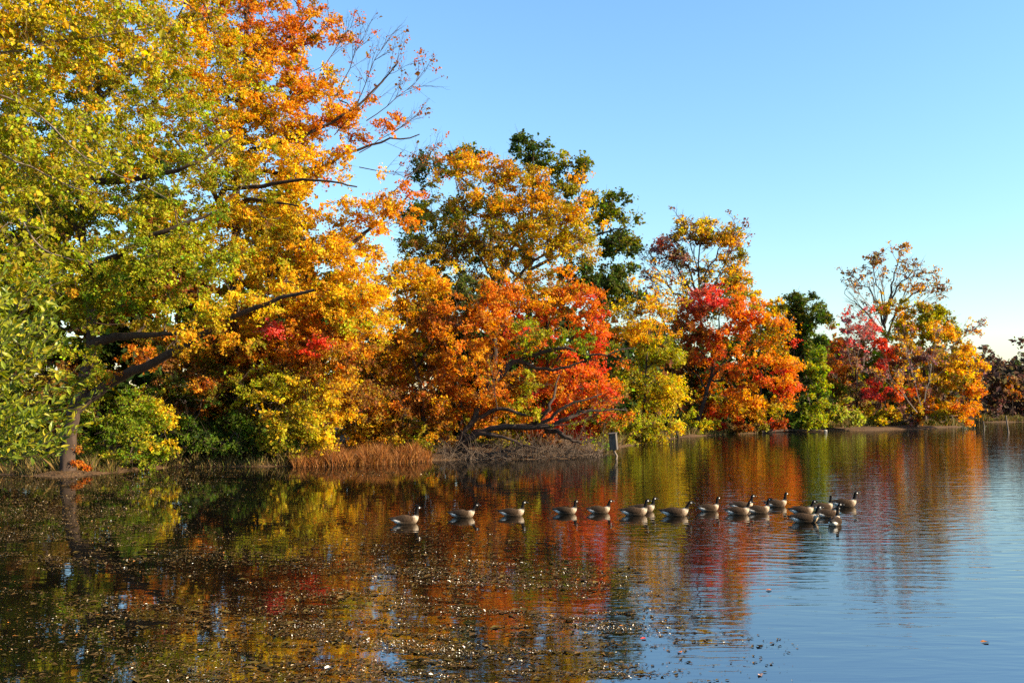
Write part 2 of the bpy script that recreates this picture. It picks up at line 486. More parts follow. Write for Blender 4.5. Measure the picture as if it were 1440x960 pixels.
    thin = tips * Y / 50.0
    R = np.minimum(thin * load ** 0.55, r0 * 0.4)
    ids = np.arange(n_fixed, cnt)
    SPR = []
    if len(ids):
        pa = np.array(parent)[ids]
        Rp = np.where(pa < n_fixed, np.maximum(R[ids] * 1.15, thin), R[pa])
        Rp = np.minimum(Rp, R[ids] * 1.6)
        v, f = tubes(nd[pa], nd[ids], Rp, R[ids], 4)
        tb = [v]; tf = [f]
        # twiglets
        nt_ = min(len(C) * twiglets, 2400)
        src = r.integers(0, len(C), nt_)
        dd = unit(nt_, r); o_ = C[src] - C.mean(0); o_ /= np.linalg.norm(o_, axis=1, keepdims=True) + 1e-6
        dd = dd + 0.6 * o_ + np.array([0, 0, 0.15]); dd /= np.linalg.norm(dd, axis=1, keepdims=True)
        ln = clump_px / F * Y * r.uniform(0.7, 1.7, nt_)
        v2, f2 = tubes(C[src], C[src] + dd * ln[:, None], np.full(nt_, thin * 0.75), np.full(nt_, thin * 0.25), 3)
        tf.append(f2 + len(v)); tb.append(v2)
        for q in sprays:
            a_ = P((q[0], q[1], q[4])); b_ = P((q[2], q[3], q[4] + r.normal(0, 1.0)))
            SA, SB, R0_, R1_ = [], [], [], []
            def grow(p, d, L, rad_, lev):
                n_ = 6; 
                for i_ in range(n_):
                    e = p + d * L / n_
                    SA.append(p); SB.append(e); R0_.append(rad_ * (1 - 0.75 * i_ / n_)); R1_.append(rad_ * (1 - 0.75 * (i_ + 1) / n_))
                    d2 = d + r.normal(scale=0.10, size=3) + np.array([0, 0, 0.02]); d = d2 / np.linalg.norm(d2); p = e
                    if lev > 0 and i_ >= 1:
                        for _ in range(2 if lev > 1 else 1):
                            c_ = d + r.normal(scale=0.42, size=3); c_ /= np.linalg.norm(c_)
                            grow(p, c_, L * (0.75 - 0.45 * i_ / n_) * r.uniform(0.55, 1.0), max(rad_ * 0.5, thin * 0.42), lev - 1)
            L0 = np.linalg.norm(b_ - a_); grow(a_, (b_ - a_) / L0, L0, thin * 2.2, 2)
            v3, f3 = tubes(np.array(SA), np.array(SB), np.array(R0_), np.array(R1_), 3)
            tf.append(f3 + sum(len(t_) for t_ in tb)); tb.append(v3)
            if spray_leaf:
                k_ = r.random(len(SB)) < spray_leaf
                C2 = np.array(SB)[k_]
                SPR.append(C2)
        o = obj_from('twigs', np_mesh('twigs', np.vstack(tb), np.vstack(tf), twig, origin=root_p), root)
        tag(o, kind='stuff')
    rad = clump_px / F * Y
    vs, fs, cs, nv = [], [], [], 0
    center = C.mean(0)
    if SPR:
        C2 = np.vstack(SPR); pal = np.array([PAL[q] for q in spray_col.split()])
        if len(C2):
            v, f, c = clump_leaves(C2, pal[r.integers(0, len(pal), len(C2))], 7, rad * 0.35, leaf, center, r, flat, jit)
            vs.append(v); fs.append(f + nv); cs.append(c); nv += len(v)
    for nl in np.unique(LN):
        m = LN == nl
        v, f, c = clump_leaves(C[m], CC[m], nl, rad, leaf, center, r, flat, jit)
        vs.append(v); fs.append(f + nv); cs.append(c); nv += len(v)
    o = obj_from(crown, np_mesh(crown, np.vstack(vs), np.vstack(fs), leaf_mat or M_LEAF, np.vstack(cs), origin=root_p), root)
    tag(o, kind='stuff')
    return root

def shrub(name, label, Y, lobes, seed, group='shrubs along the shore', cat='shrub', **kw):
    cx = np.mean([l[0] for l in lobes]); bot = max(l[1] + l[3] for l in lobes)
    kw.setdefault('r0', 0.06)
    return make_tree(name, label, Y, (cx, bot), None, [], lobes, cat=cat, group=group, seed=seed, crown='foliage', twig_frac=0.8, **kw)

WOOD = 'autumn trees along the shore'
make_tree('overhanging_tree', 'near tree at the top left edge, sparse yellow-green leaves on bare crossing branches', 28, (-190, 720),
    [(-185, 500), (-160, 250), (-140, 40), (-120, -120)],
    [[(-150, 200), (0, 135), (120, 220), (235, 278)], [(-165, 330), (0, 298), (60, 350), (130, 370)], [(-130, 100), (60, 62), (200, 42), (310, 22)],
     [(-155, 160), (0, 215), (100, 262), (190, 275, -1)], [(-170, 420), (0, 432), (90, 395)], [(-140, 60), (0, -20), (120, -70)]],
    [(20, 40, 130, 90, 0, 'YGR YEL OLV', .75), (60, 230, 130, 80, 1, 'OLV YGR', .42), (-70, 150, 120, 170, 2, 'OLV YGR', .6), (30, 370, 70, 70, 0, 'YGR OLV', .4), (170, 30, 110, 60, 0, 'YEL OLV YGR', .35)],
    r0=0.26, seed=3, bark=M_BARK_PALE, twig=M_TWIG_GREY, leaf_px=6.2, clump_px=20, clump_n=40, group=WOOD, limb_k=0.42)  # pale bark colour holds the sun highlights on these branches

make_tree('maple_tree', 'huge olive and yellow-green maple at the left with dark trunk at the water edge', 41.5, (95, 668),
    [(100, 600), (118, 540), (130, 470), (122, 380), (112, 250), (130, 100), (150, -40)],
    [[(106, 575), (160, 535), (240, 498, -2), (335, 442, -4), (440, 408, -5)], [(128, 480), (190, 472, -2), (262, 470, -3)], [(122, 380), (220, 330, -2), (300, 300, -2)],
     [(112, 260), (250, 240, -2), (330, 190, -2)], [(118, 330), (40, 250), (-50, 200)], [(125, 150), (210, 80), (260, 10)]],
    [(60, 120, 150, 150, 2, 'OLV GRN YGR GLD'), (190, 50, 130, 120, 1, 'OLV YGR GLD'), (195, 225, 140, 120, -1, 'OLV YGR GRN GLD'), (90, 320, 130, 110, 0, 'GRN OLV YGR'),
     (235, 375, 110, 70, -3, 'GRN YGR OLV'), (165, 425, 80, 40, -2, 'GRN OLV ORG', .8), (-70, 250, 120, 200, 3, 'OLV GRN', .45), (90, -70, 210, 110, 2, 'OLV YEL', .5), (320, 430, 60, 30, -4, 'YEL YGR', .7), (30, 440, 90, 60, 1, 'GRN OLV YGR'), (0, 540, 80, 70, 2, 'OLV GRN BRN'), (195, 505, 60, 22, -1, 'OLV ORG BRN', .5), (125, 505, 45, 45, -3, 'YGR OLV GRN', .5), (300, 470, 70, 22, -4, 'YEL GLD OLV', .55), (110, 400, 60, 50, -3, 'OLV YGR GRN', .7), (240, 470, 60, 25, 2, 'BRN OLV ORG', .8)],
    r0=0.34, seed=7, group=WOOD, lai=1.3, leaf_px=3.5, limb_k=1.5)

make_tree('maple_tree', 'tall gold and orange maple whose red-orange top reaches the upper frame edge', 50, (330, 640),
    [(325, 500), (330, 350), (335, 200), (345, 60), (350, -40)],
    [[(330, 330), (310, 270, -3), (370, 262, -5), (440, 252, -6), (500, 262, -6)], [(332, 310), (350, 280, -4), (420, 290, -6)], [(335, 215), (420, 195, -2), (500, 150, -2), (560, 90, -2)],
     [(340, 120), (400, 60), (450, 10)], [(335, 240), (430, 240, 0), (520, 205, 0), (590, 190, 0)], [(328, 400), (430, 370, -2), (510, 330, -2), (580, 270, -2)], [(330, 330), (280, 240, -4), (230, 180, -3)]],
    [(350, 20, 95, 80, 1, 'GLD ORG DOR OLV'), (435, 55, 46, 56, 0, 'ORG DOR GLD', .6), (300, 120, 90, 90, -1, 'GLD YEL OLV'), (400, 140, 85, 65, -1, 'GLD YEL ORG OLV'), (470, 160, 65, 42, -1, 'ORG GLD DOR', .6),
     (530, 168, 45, 14, -1, 'ORG DOR', .45), (350, 230, 100, 75, -2, 'GLD YEL OLV'), (440, 225, 65, 50, -1, 'GLD YEL ORG', .75), (350, 335, 110, 65, -2, 'GLD OLV YEL'), (465, 335, 75, 60, -2, 'YEL GLD OLV', .9),
     (545, 295, 45, 38, -2, 'ORG GLD', .7), (580, 262, 22, 16, -2, 'ORG DOR', .5), (420, 395, 110, 55, -3, 'YEL GLD YGR'), (500, 425, 50, 60, -2, 'YEL GLD YGR')],
    r0=0.36, seed=12, group=WOOD, lai=1.6, tips=0.014, leaf_px=3.15,
    sprays=[(470, 190, 562, 85, -2), (500, 150, 545, 55, -2), (515, 170, 605, 112, -2), (505, 215, 592, 168, -1), (505, 235, 605, 255, -1), (480, 120, 515, 50, -1), (540, 285, 600, 205, -2), (450, 100, 495, 45, -1)])

make_tree('maple_tree', 'low orange-brown maple filling the space under the big left crowns', 50, (420, 650),
    [(415, 600), (400, 540), (395, 480)], [[(405, 560), (350, 520), (300, 500)], [(400, 530), (450, 500), (490, 480)]],
    [(330, 490, 110, 50, 0, 'ORG BRN GLD'), (430, 480, 90, 60, -1, 'GLD ORG BRN YEL'), (470, 550, 70, 50, -1, 'GLD YEL BRN'), (290, 540, 70, 45, -1, 'OLV ORG BRN'), (385, 472, 16, 14, -4, 'RED PNK'), (445, 487, 14, 12, -4, 'RED'), (380, 560, 80, 60, 1, 'OLV BRN')],
    r0=0.16, seed=15, group=WOOD)

make_tree('maple_tree', 'gold maple with a glowing orange right side, behind the red-brown reeds', 54, (600, 640),
    [(595, 590), (590, 540), (575, 480), (570, 410)], [[(585, 520), (620, 470, -2), (690, 440, -2)], [(578, 490), (540, 440), (520, 430)], [(590, 550), (640, 520), (680, 520)]],
    [(580, 400, 55, 42, 0, 'YEL GLD OLV'), (555, 480, 70, 60, 0, 'BRN GLD OLV'), (570, 560, 80, 55, 0, 'GLD BRN ORG'), (650, 460, 62, 55, -1, 'GLD ORG BRN DOR', .85), (692, 430, 38, 34, -1, 'ORG DOR GLD', .85),
     (660, 548, 60, 55, -1, 'GLD ORG BRN'), (520, 590, 60, 35, -1, 'GLD OLV'), (620, 605, 55, 22, 0, 'GLD BRN', .6)],
    r0=0.2, seed=18, group=WOOD)

make_tree('olive_tree', 'broad olive-gold tree in front of the dark green oak, wide spreading branches', 62, (690, 640),
    [(695, 520), (694, 420), (690, 350), (700, 260)],
    [[(694, 430), (725, 340), (790, 285)], [(691, 390), (655, 310), (640, 245)], [(696, 470), (735, 380), (830, 325)], [(690, 350), (760, 310, -2), (810, 300, -2)], [(694, 430), (640, 370), (590, 340)]],
    [(680, 268, 68, 48, 0, 'OLV GLD OLV ORG', .85), (760, 280, 68, 42, 0, 'GLD OLV GLD', .85), (800, 330, 45, 48, -1, 'GLD OLV YEL', .9), (640, 330, 55, 60, 0, 'OLV BRN', .7), (720, 350, 80, 45, 0, 'OLV GLD', .7),
     (652, 232, 28, 16, 0, 'GLD ORG', .8), (600, 340, 35, 40, 0, 'OLV BRN', .6), (700, 410, 85, 30, 0, 'OLV BRN ORG', .9)],
    r0=0.3, seed=21, group=WOOD, lai=1.9)

make_tree('oak_tree', 'dark green oak rising behind the olive-gold tree, highest of the middle trees', 76, (740, 610),
    [(742, 500), (745, 400), (748, 300), (750, 215)], [[(745, 420), (820, 400), (870, 400)], [(746, 380), (840, 330), (880, 320)], [(745, 400), (660, 330), (595, 300)], [(747, 320), (790, 260)], [(746, 350), (650, 250), (605, 235)]],
    [(742, 222, 32, 30, 0, 'DGR OAK'), (785, 245, 40, 32, 0, 'DGR OAK OLV'), (605, 240, 22, 24, 0, 'DGR OAK'), (655, 222, 26, 13, 0, 'DGR OAK'), (590, 310, 26, 42, 0, 'DGR OAK', .9), (845, 300, 36, 36, 0, 'DGR OAK OLV'),
     (872, 350, 30, 52, 0, 'OAK DGR OLV'), (866, 412, 38, 36, 0, 'DGR OAK'), (820, 400, 55, 45, 0, 'DGR OAK'), (720, 320, 110, 70, 3, 'DGR OAK', .4)],
    r0=0.38, seed=25, group=WOOD, leaf_px=4.0, clump_px=13)

make_tree('cedar_tree', 'small dull green cedar poking up between the orange maples', 60, (648, 640),
    [(648, 560), (648, 480), (648, 390)], [], [(650, 408, 24, 22, -5, 'CED', 1.3), (646, 432, 28, 24, -5, 'CED', 1.3), (644, 470, 30, 30, -3, 'CED', 1.2)],
    r0=0.12, seed=27, group=WOOD, leaf_px=3.4, clump_px=8, flat=1.2)

make_tree('maple_tree', 'fiery red-orange maple directly behind the nest box', 58, (765, 632),
    [(762, 590), (768, 540), (770, 480), (765, 420)], [[(768, 530), (800, 480), (830, 450)], [(768, 550), (730, 500), (720, 470)], [(765, 570), (810, 545), (845, 560)]],
    [(770, 418, 56, 38, 0, 'ORG GLD OLV DOR', .8), (740, 460, 50, 40, -1, 'ORG GLD DOR RED', .8), (820, 440, 34, 46, 0, 'ORG DOR RED', .8), (843, 478, 22, 24, -1, 'RED ORG'), (800, 530, 65, 45, 0, 'RED ORG DOR'),
     (842, 570, 36, 34, -1, 'RED ORG DOR'), (745, 540, 45, 50, 0, 'OLV ORG BRN RED', .7), (785, 588, 50, 22, -1, 'RED ORG')],
    r0=0.2, seed=31, group=WOOD)

make_tree('leaning_tree', 'dark limbs sprawling low over the water with a few green leaves', 52.6, (640, 645),
    [(655, 604), (700, 575, -.5), (742, 584, -1), (770, 578, -1)],
    [[(660, 602), (690, 540), (729, 507), (787, 490, -1), (831, 499, -1), (887, 490, -1)], [(700, 530), (729, 508), (779, 521, -1), (831, 502, -1.5)], [(652, 615), (700, 601, -1), (758, 598, -1.5), (796, 572, -2), (845, 553, -2)],
     [(700, 601), (758, 601, -1.5), (796, 590, -2), (822, 578, -2), (880, 575, -2)], [(740, 604), (770, 575, -1.5), (787, 528, -1)], [(758, 598), (790, 610, -1.5), (812, 622, -1.5), (840, 622, -1.5)],
     [(640, 630), (680, 638, -.5), (730, 630, -.5)], [(630, 638), (675, 610, -1), (715, 618, -1.5), (760, 632, -1.6)]],
    [(742, 478, 45, 26, -.5, 'OLV YGR GRN', .6), (795, 478, 45, 15, -1, 'OLV GRN YGR', .55), (850, 490, 38, 12, -1, 'OLV GRN', .35), (738, 545, 22, 32, -1, 'YGR OLV', .45)],
    r0=0.19, seed=36, group=WOOD, lai=1.8, clump_px=11, limb_k=1.75, sprays=[(760, 600, 850, 590, -3), (800, 590, 860, 560, -3), (700, 575, 690, 520, -2), (790, 610, 830, 630, -3)], spray_leaf=0.02, spray_col='OLV')

make_tree('yellow_tree', 'yellow-green tree with twiggy gold top, right of the fiery red maple', 69, (905, 625),
    [(905, 590), (908, 530), (912, 470), (915, 430)], [[(907, 560), (890, 520), (880, 480)], [(909, 520), (935, 480), (945, 440)]],
    [(905, 590, 45, 30, -1, 'YGR OLV YEL'), (890, 540, 35, 35, 0, 'OLV YGR YEL', .85), (925, 505, 30, 42, 0, 'YGR OLV', .85), (900, 462, 42, 32, 0, 'YEL GLD OLV', .7), (942, 560, 25, 40, 0, 'YGR YEL'), (935, 430, 30, 22, 0, 'GLD OLV', .25), (880, 440, 20, 20, 0, 'OLV YEL', .5)],
    r0=0.14, seed=41, group=WOOD, sprays=[(912, 480, 925, 398, 0), (920, 480, 952, 412, 0), (905, 470, 890, 415, 0)], spray_leaf=0.1, spray_col='GLD YEL')

make_tree('hickory_tree', 'tall thin olive-topped tree with bare purple twigs rising behind the red maple', 98, (988, 600),
    [(988, 500), (985, 430), (982, 380), (985, 325)], [[(985, 425), (955, 380), (930, 348)], [(983, 400), (1010, 355), (1022, 330)], [(985, 440), (940, 405), (905, 378)], [(985, 435), (1030, 385), (1047, 352)], [(984, 420), (965, 370), (958, 340)]],
    [(978, 324, 38, 17, 0, 'OLV YEL BRN', .75), (1015, 338, 28, 20, 0, 'OLV GLD', .8), (935, 350, 24, 16, 0, 'MAU BRN PNK', .5), (962, 360, 28, 18, 0, 'MAU OLV', .4), (1030, 388, 26, 26, 0, 'OLV GLD', .75),
     (1044, 356, 9, 9, 0, 'OLV', .7), (988, 390, 32, 24, 0, 'OLV GLD', .2), (1005, 420, 40, 25, 0, 'BRN OLV', .4)],
    r0=0.24, seed=44, group=WOOD, clump_px=9, tips=0.018, lai=3.0, twig_frac=1.0, clump_n=44, limb_k=1.5, bare=0.6, twiglets=3,
    sprays=[(958, 400, 895, 372, 0), (945, 425, 905, 392, 0), (965, 450, 925, 375, 0), (985, 445, 945, 368, 0), (985, 400, 972, 315, 0), (1000, 410, 1038, 335, 0), (940, 470, 915, 400, 0)], spray_leaf=0.06, spray_col='MAU BRN')

make_tree('maple_tree', 'round crimson and orange maple with dark leaning forked trunk, right of centre', 84, (978, 611),
    [(982, 588), (994, 550), (1001, 522), (1010, 480), (1012, 440)], [[(994, 550), (983, 532), (968, 515)], [(997, 540), (1020, 508), (1055, 480)], [(1001, 522), (985, 490), (968, 462)], [(998, 535), (1040, 530), (1085, 515)]],
    [(1000, 428, 42, 20, 0, 'RED PNK BRN', .9), (960, 470, 32, 38, 1, 'RED BRN DOR'), (1040, 440, 38, 28, 0, 'RED ORG'), (1020, 490, 50, 34, 0, 'DOR ORG RED GLD', .9), (1085, 470, 28, 38, 0, 'ORG GLD OLV RED', .85), (1080, 520, 36, 34, -1, 'ORG GLD RED', .85),  # side shade put into the browner left lobes, sunlit side into the right
     (1060, 560, 45, 26, -1, 'ORG GLD OLV YEL', .85), (1000, 540, 50, 26, 4, 'ORG DOR', .35), (955, 525, 26, 36, 4, 'DOR BRN OLV', .5), (1104, 540, 14, 24, 0, 'ORG RED')],
    r0=0.26, seed=48, group=WOOD)

make_tree('birch_tree', 'small yellow-green treetop peeping over the right shoulder of the crimson maple', 93, (1070, 600),
    [(1070, 500), (1068, 430)], [], [(1066, 425, 26, 18, 0, 'YGR OLV YEL', .7), (1085, 440, 20, 20, 0, 'YGR OLV', .7), (1075, 480, 30, 40, 0, 'OLV GRN', .7)], r0=0.12, seed=50, group=WOOD, clump_px=9)

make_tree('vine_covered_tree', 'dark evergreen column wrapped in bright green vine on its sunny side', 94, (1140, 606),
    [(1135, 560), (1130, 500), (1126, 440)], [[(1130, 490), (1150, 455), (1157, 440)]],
    [(1122, 440, 30, 28, 0, 'DGR OAK', 1.3), (1112, 490, 28, 46, 1, 'DGR', 1.2), (1114, 550, 34, 50, 1, 'DGR'), (1156, 444, 14, 17, 1, 'DGR OLV', .8), (1140, 470, 13, 36, -1, 'OAK GRN DGR', 1.1), (1146, 525, 12, 44, -3, 'YGR GRN', 1.3), (1144, 580, 15, 24, -3, 'GRN YGR', 1.3)],  # besides the vine, bright right and dark left hold side light as colour
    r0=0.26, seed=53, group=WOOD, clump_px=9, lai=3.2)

make_tree('sycamore_tree', 'tall nearly bare tree with scattered gold leaf tufts, highest at the far right', 116, (1250, 600),
    [(1249, 540), (1247, 490), (1244, 455)],
    [[(1244, 465), (1240, 420), (1226, 368)], [(1245, 458), (1253, 410), (1262, 372), (1273, 350)], [(1247, 475), (1265, 432), (1298, 406), (1326, 400)], [(1244, 472), (1220, 440), (1188, 414)], [(1244, 455), (1251, 422), (1282, 382), (1312, 385)], [(1244, 462), (1232, 420), (1200, 388)]],
    [(1226, 366, 16, 14, 0, 'TAN BRN GLD', .3), (1271, 353, 11, 9, 0, 'TAN BRN GLD', .35), (1274, 376, 20, 18, 0, 'BRN TAN', .07), (1200, 392, 22, 18, 0, 'TAN BRN GLD', .08), (1310, 392, 22, 17, 0, 'TAN BRN GLD', .1), (1286, 404, 20, 10, 0, 'GLD', .2),
     (1322, 408, 14, 10, 0, 'BRN', .16)],
    r0=0.34, seed=57, group=WOOD, clump_px=7, clump_n=24, tips=0.016, lai=3.0, limb_k=1.9, bare=0.42, twiglets=2, spray_leaf=0.02, spray_col='TAN BRN GLD',
    sprays=[(1244, 462, 1224, 385, 0), (1245, 455, 1268, 375, 0), (1250, 455, 1292, 396, 0), (1254, 465, 1318, 414, 0), (1240, 468, 1200, 424, 0), (1240, 458, 1205, 404, 0), (1244, 440, 1246, 388, 0), (1262, 445, 1312, 432, 0), (1236, 478, 1205, 452, 0)], twig_frac=1.0, bark=M_BARK, twig=M_TWIG_GREY)

make_tree('oak_tree', 'golden-olive oak below the nearly bare tree at the far right', 111, (1300, 600),
    [(1300, 540), (1298, 490), (1295, 440)], [[(1299, 500), (1325, 470), (1338, 455)], [(1299, 500), (1270, 460), (1255, 440)]],
    [(1255, 440, 22, 18, 0, 'GLD OLV'), (1298, 448, 40, 22, -1, 'GLD OLV YGR', 1.2), (1328, 455, 20, 16, 0, 'DGR OLV'), (1290, 475, 48, 26, -1, 'OLV GLD YGR', 1.2), (1345, 480, 14, 18, 0, 'OLV GLD'), (1320, 500, 40, 30, 0, 'GLD OLV')], r0=0.25, seed=61, group=WOOD, clump_px=9)

make_tree('cherry_tree', 'dusty pink and mauve tree thin of leaf, between vine column and bright red tree', 103, (1205, 603),
    [(1205, 560), (1203, 510), (1202, 470)], [[(1204, 540), (1185, 500), (1180, 470)], [(1204, 530), (1225, 490), (1235, 465)]],
    [(1200, 476, 24, 16, 0, 'PNK MAU', .6), (1230, 468, 25, 14, 0, 'PNK MAU', .45), (1200, 520, 35, 30, 0, 'MAU BRN', .6), (1172, 500, 20, 40, 1, 'BRN DOR MAU', .8), (1195, 560, 40, 30, 1, 'BRN MAU OLV', .8)], r0=0.16, seed=64, group=WOOD, clump_px=9, twig=M_TWIG_GREY, sprays=[(1200, 525, 1178, 452, -2), (1210, 525, 1238, 450, -2), (1205, 545, 1210, 458, -2), (1190, 560, 1165, 500, -2)], spray_leaf=0.1, spray_col='PNK MAU')

make_tree('sumac_tree', 'slender bright red tree with yellow lower leaves, standing before the pink tree', 98, (1238, 603),
    [(1238, 570), (1236, 530), (1240, 490)], [[(1237, 560), (1250, 555), (1264, 552)], [(1238, 520), (1250, 505), (1256, 498)]],
    [(1240, 488, 13, 14, 0, 'RED'), (1255, 497, 13, 9, 0, 'RED ORG'), (1240, 518, 14, 14, 0, 'RED PNK'), (1230, 545, 15, 18, 0, 'RED PNK'), (1262, 553, 16, 11, 0, 'RED ORG'), (1240, 578, 20, 18, 0, 'YEL OLV')], r0=0.1, seed=66, group=WOOD, clump_px=8)

make_tree('aspen_tree', 'small orange-brown tree beside the vine column', 100, (1176, 602), [(1176, 560), (1176, 510)], [], [(1176, 522, 15, 22, 0, 'GLD BRN ORG'), (1172, 550, 18, 20, 0, 'BRN OLV')], r0=0.08, seed=68, group=WOOD, clump_px=8)

make_tree('maple_tree', 'wide golden-orange maple hanging over the water at the end of the shore', 99, (1288, 603),
    [(1295, 575), (1305, 540), (1308, 500)], [[(1292, 590), (1270, 592), (1255, 597)], [(1298, 565), (1335, 545), (1360, 530)], [(1297, 570), (1320, 575), (1350, 578)], [(1303, 550), (1280, 520), (1275, 500)]],
    [(1290, 520, 38, 36, 0, 'MAU BRN GLD', .65), (1330, 530, 38, 38, 0, 'GLD OLV ORG YEL', .85), (1320, 575, 40, 22, -1, 'GLD OLV ORG', .85), (1358, 512, 20, 28, 0, 'YEL GLD'), (1364, 550, 13, 30, 0, 'ORG DOR GLD'), (1285, 570, 30, 22, 0, 'GLD MAU', .6), (1350, 580, 20, 14, 0, 'ORG GLD')],
    r0=0.2, seed=71, group=WOOD, clump_px=10, twig=M_TWIG_GREY, sprays=[(1295, 570, 1268, 480, -4), (1300, 565, 1312, 482, -4), (1335, 490, 1372, 455, 2), (1290, 580, 1250, 530, -4)], spray_leaf=0.08, spray_col='MAU GLD')

SHORE_G = 'shrubs along the shore'
shrub('green_shrub', 'bright green leafy shrub right of the dark trunk at the left', 43.8, [(165, 612, 52, 46, 0, 'GRN YGR'), (190, 580, 45, 30, 0, 'GRN YGR'), (150, 640, 35, 18, 0, 'GRN YGR')], 81)
shrub('olive_shrub', 'dull olive shrub on the bank left of the dark trunk, behind the near leaves', 46, [(40, 600, 60, 48, 0, 'OLV GRN BRN'), (-30, 570, 70, 70, 0, 'OLV GRN BRN', .7), (70, 560, 40, 40, 1, 'OLV BRN')], 80)
shrub('yellow_shrub', 'pale yellow-green shrub between bright green and dark green shrubs', 44.6, [(218, 595, 28, 32, 0, 'YGR YEL'), (210, 635, 28, 20, 0, 'YGR GRN')], 82)
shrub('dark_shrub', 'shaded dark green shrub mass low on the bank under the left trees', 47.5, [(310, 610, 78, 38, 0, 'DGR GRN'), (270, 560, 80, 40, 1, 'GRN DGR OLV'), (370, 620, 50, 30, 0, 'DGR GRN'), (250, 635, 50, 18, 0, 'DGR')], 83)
shrub('spreading_shrub', 'feathery yellow-green shrub hanging over the bank left of the reeds', 46.8, [(420, 575, 50, 42, 0, 'YGR YEL OLV'), (395, 610, 40, 32, 0, 'YGR OLV'), (440, 610, 30, 24, 0, 'YGR YEL'), (370, 545, 40, 28, 0, 'YGR OLV')], 84)
shrub('orange_creeper', 'small orange leafy creeper at the foot of the dark left trunk', 41.6, [(114, 640, 10, 24, 0, 'DOR BRN ORG', .6), (84, 655, 9, 10, 0, 'DOR BRN', .5)], 85, clump_px=8)
shrub('yellow_shrub', 'bright yellow bush under the forked trunk of the crimson maple', 82.2, [(992, 598, 18, 12, 0, 'YEL YGR'), (970, 590, 18, 16, 0, 'OLV YGR')], 86, clump_px=8)
shrub('red_shrub', 'low red bush right of the forked trunk', 85, [(1022, 585, 24, 15, 0, 'RED ORG'), (1040, 597, 16, 9, 0, 'DOR BRN')], 87, clump_px=8)
shrub('brown_shrub', 'tawny dry bush on the bank below the crimson maple', 88, [(1055, 596, 26, 12, 0, 'GLD BRN OLV'), (1090, 596, 18, 11, 0, 'RED BRN')], 88, clump_px=8)
shrub('green_shrub', 'low dark green bushes at the foot of the vine column', 91.5, [(1106, 592, 26, 11, 0, 'GRN DGR'), (1122, 596, 18, 10, 0, 'GRN')], 89, clump_px=8)
shrub('willow_shrub', 'pale grey-green willow bush at the water edge right of the vine column', 93.5, [(1182, 580, 26, 20, 0, 'PAL'), (1170, 592, 28, 13, 0, 'PAL YGR'), (1200, 592, 14, 12, 0, 'PAL')], 90, clump_px=8, leaf_px=3.6)
shrub('brown_shrub', 'dark low thicket bush under the fiery red maple', 56.5, [(850, 600, 30, 30, 0, 'OLV BRN GRN', .8), (800, 615, 50, 22, 0, 'BRN OLV', .6), (720, 615, 60, 22, 0, 'BRN OLV', .5)], 91)
shrub('golden_shrub', 'golden bush overhanging the right end of the reeds', 53, [(590, 615, 35, 20, 0, 'GLD YGR OLV', .8), (540, 610, 40, 18, 0, 'GLD BRN', .8)], 92)

# ------------------------------------------------------------------ the wood behind, read as one mass
def thicket(name, label, segs, seed, cols, n_per_m=26, leaf=0.3):
    r = np.random.default_rng(seed)
    C = []
    for (xa, ya, xb, yb, hgt, dep) in segs:
        L = math.hypot(xb - xa, yb - ya); n = int(L * n_per_m * hgt / 8)
        t = r.random(n); d = r.random(n) * dep
        nx, ny = -(yb - ya) / L, (xb - xa) / L
        x = xa + (xb - xa) * t + nx * d; y = ya + (yb - ya) * t + ny * d
        hh = hgt * (0.75 + 0.25 * np.sin(t * L * 0.9) + 0.12 * np.sin(t * L * 2.3 + 1))
        z = 0.3 + hh * r.random(n) ** 0.75
        C.append(np.stack([x, y, z], -1))
    C = np.vstack(C)
    pal = np.array([PAL[c] for c in cols.split()])
    q = np.clip((noise3(C, 0.35, seed) * 0.6 + 0.5 + r.normal(scale=0.2, size=len(C))), 0, 0.999) * len(pal)
    col = pal[q.astype(int)]
    v, f, c = clump_leaves(C, col, 42, 0.85, leaf, C.mean(0) - np.array([0, 0, 30]), r)
    # stems standing in it
    ns = len(C) // 6
    k = r.integers(0, len(C), ns); top = C[k]; bot = top.copy(); bot[:, 2] = 0; bot[:, :2] += r.normal(scale=0.8, size=(ns, 2))
    v2, f2 = tubes(bot, top, np.full(ns, 0.06), np.full(ns, 0.015), 4)
    c2 = np.tile(np.array([0.05, 0.035, 0.028]), (len(v2), 1))
    o = obj_from(name, np_mesh(name, np.vstack([v, v2]), np.vstack([f, f2 + len(v)]), M_LEAF, np.vstack([c, c2])))
    tag(o, label, 'woodland', kind='stuff')
thicket('woodland_thicket', 'dim olive undergrowth filling the wood behind the shore trees',
        [(-58, 50, -30, 53, 17, 7), (-30, 53, -12, 57, 17, 7), (-12, 57, 2, 64, 11, 6), (2, 64, 12, 76, 9, 6), (12, 80, 26, 97, 9.5, 6), (26, 97, 48, 113, 10, 6)], 101, 'OLV BRN DGR DGR', 13, 0.56)
thicket('far_woodland', 'hazy dark purple-brown wood on the far shore at the right edge',
        [(46, 118, 66, 127, 9.5, 9), (66, 127, 96, 140, 10.0, 10)], 103, 'DUN FOR FOR DUN BRN', 9, 0.6)  # backlit shade and faint haze of this wood put into its colours
make_tree('far_tree', 'dark rounded treetop rising over the far wood at the right edge', 133, (1432, 594), [(1432, 560), (1432, 520)], [], [(1432, 522, 24, 16, 0, 'DGR FOR'), (1425, 545, 30, 20, 0, 'FOR DUN')], r0=0.2, seed=105, clump_px=7, group=WOOD)
make_tree('far_tree', 'faint reddish bush at the front of the dark far wood', 126, (1424, 596), [(1424, 575), (1424, 555)], [], [(1424, 548, 9, 12, 0, 'DOR BRN', .7), (1420, 565, 12, 14, 0, 'BRN DUN', .7)], r0=0.08, seed=106, clump_px=6, group=WOOD)

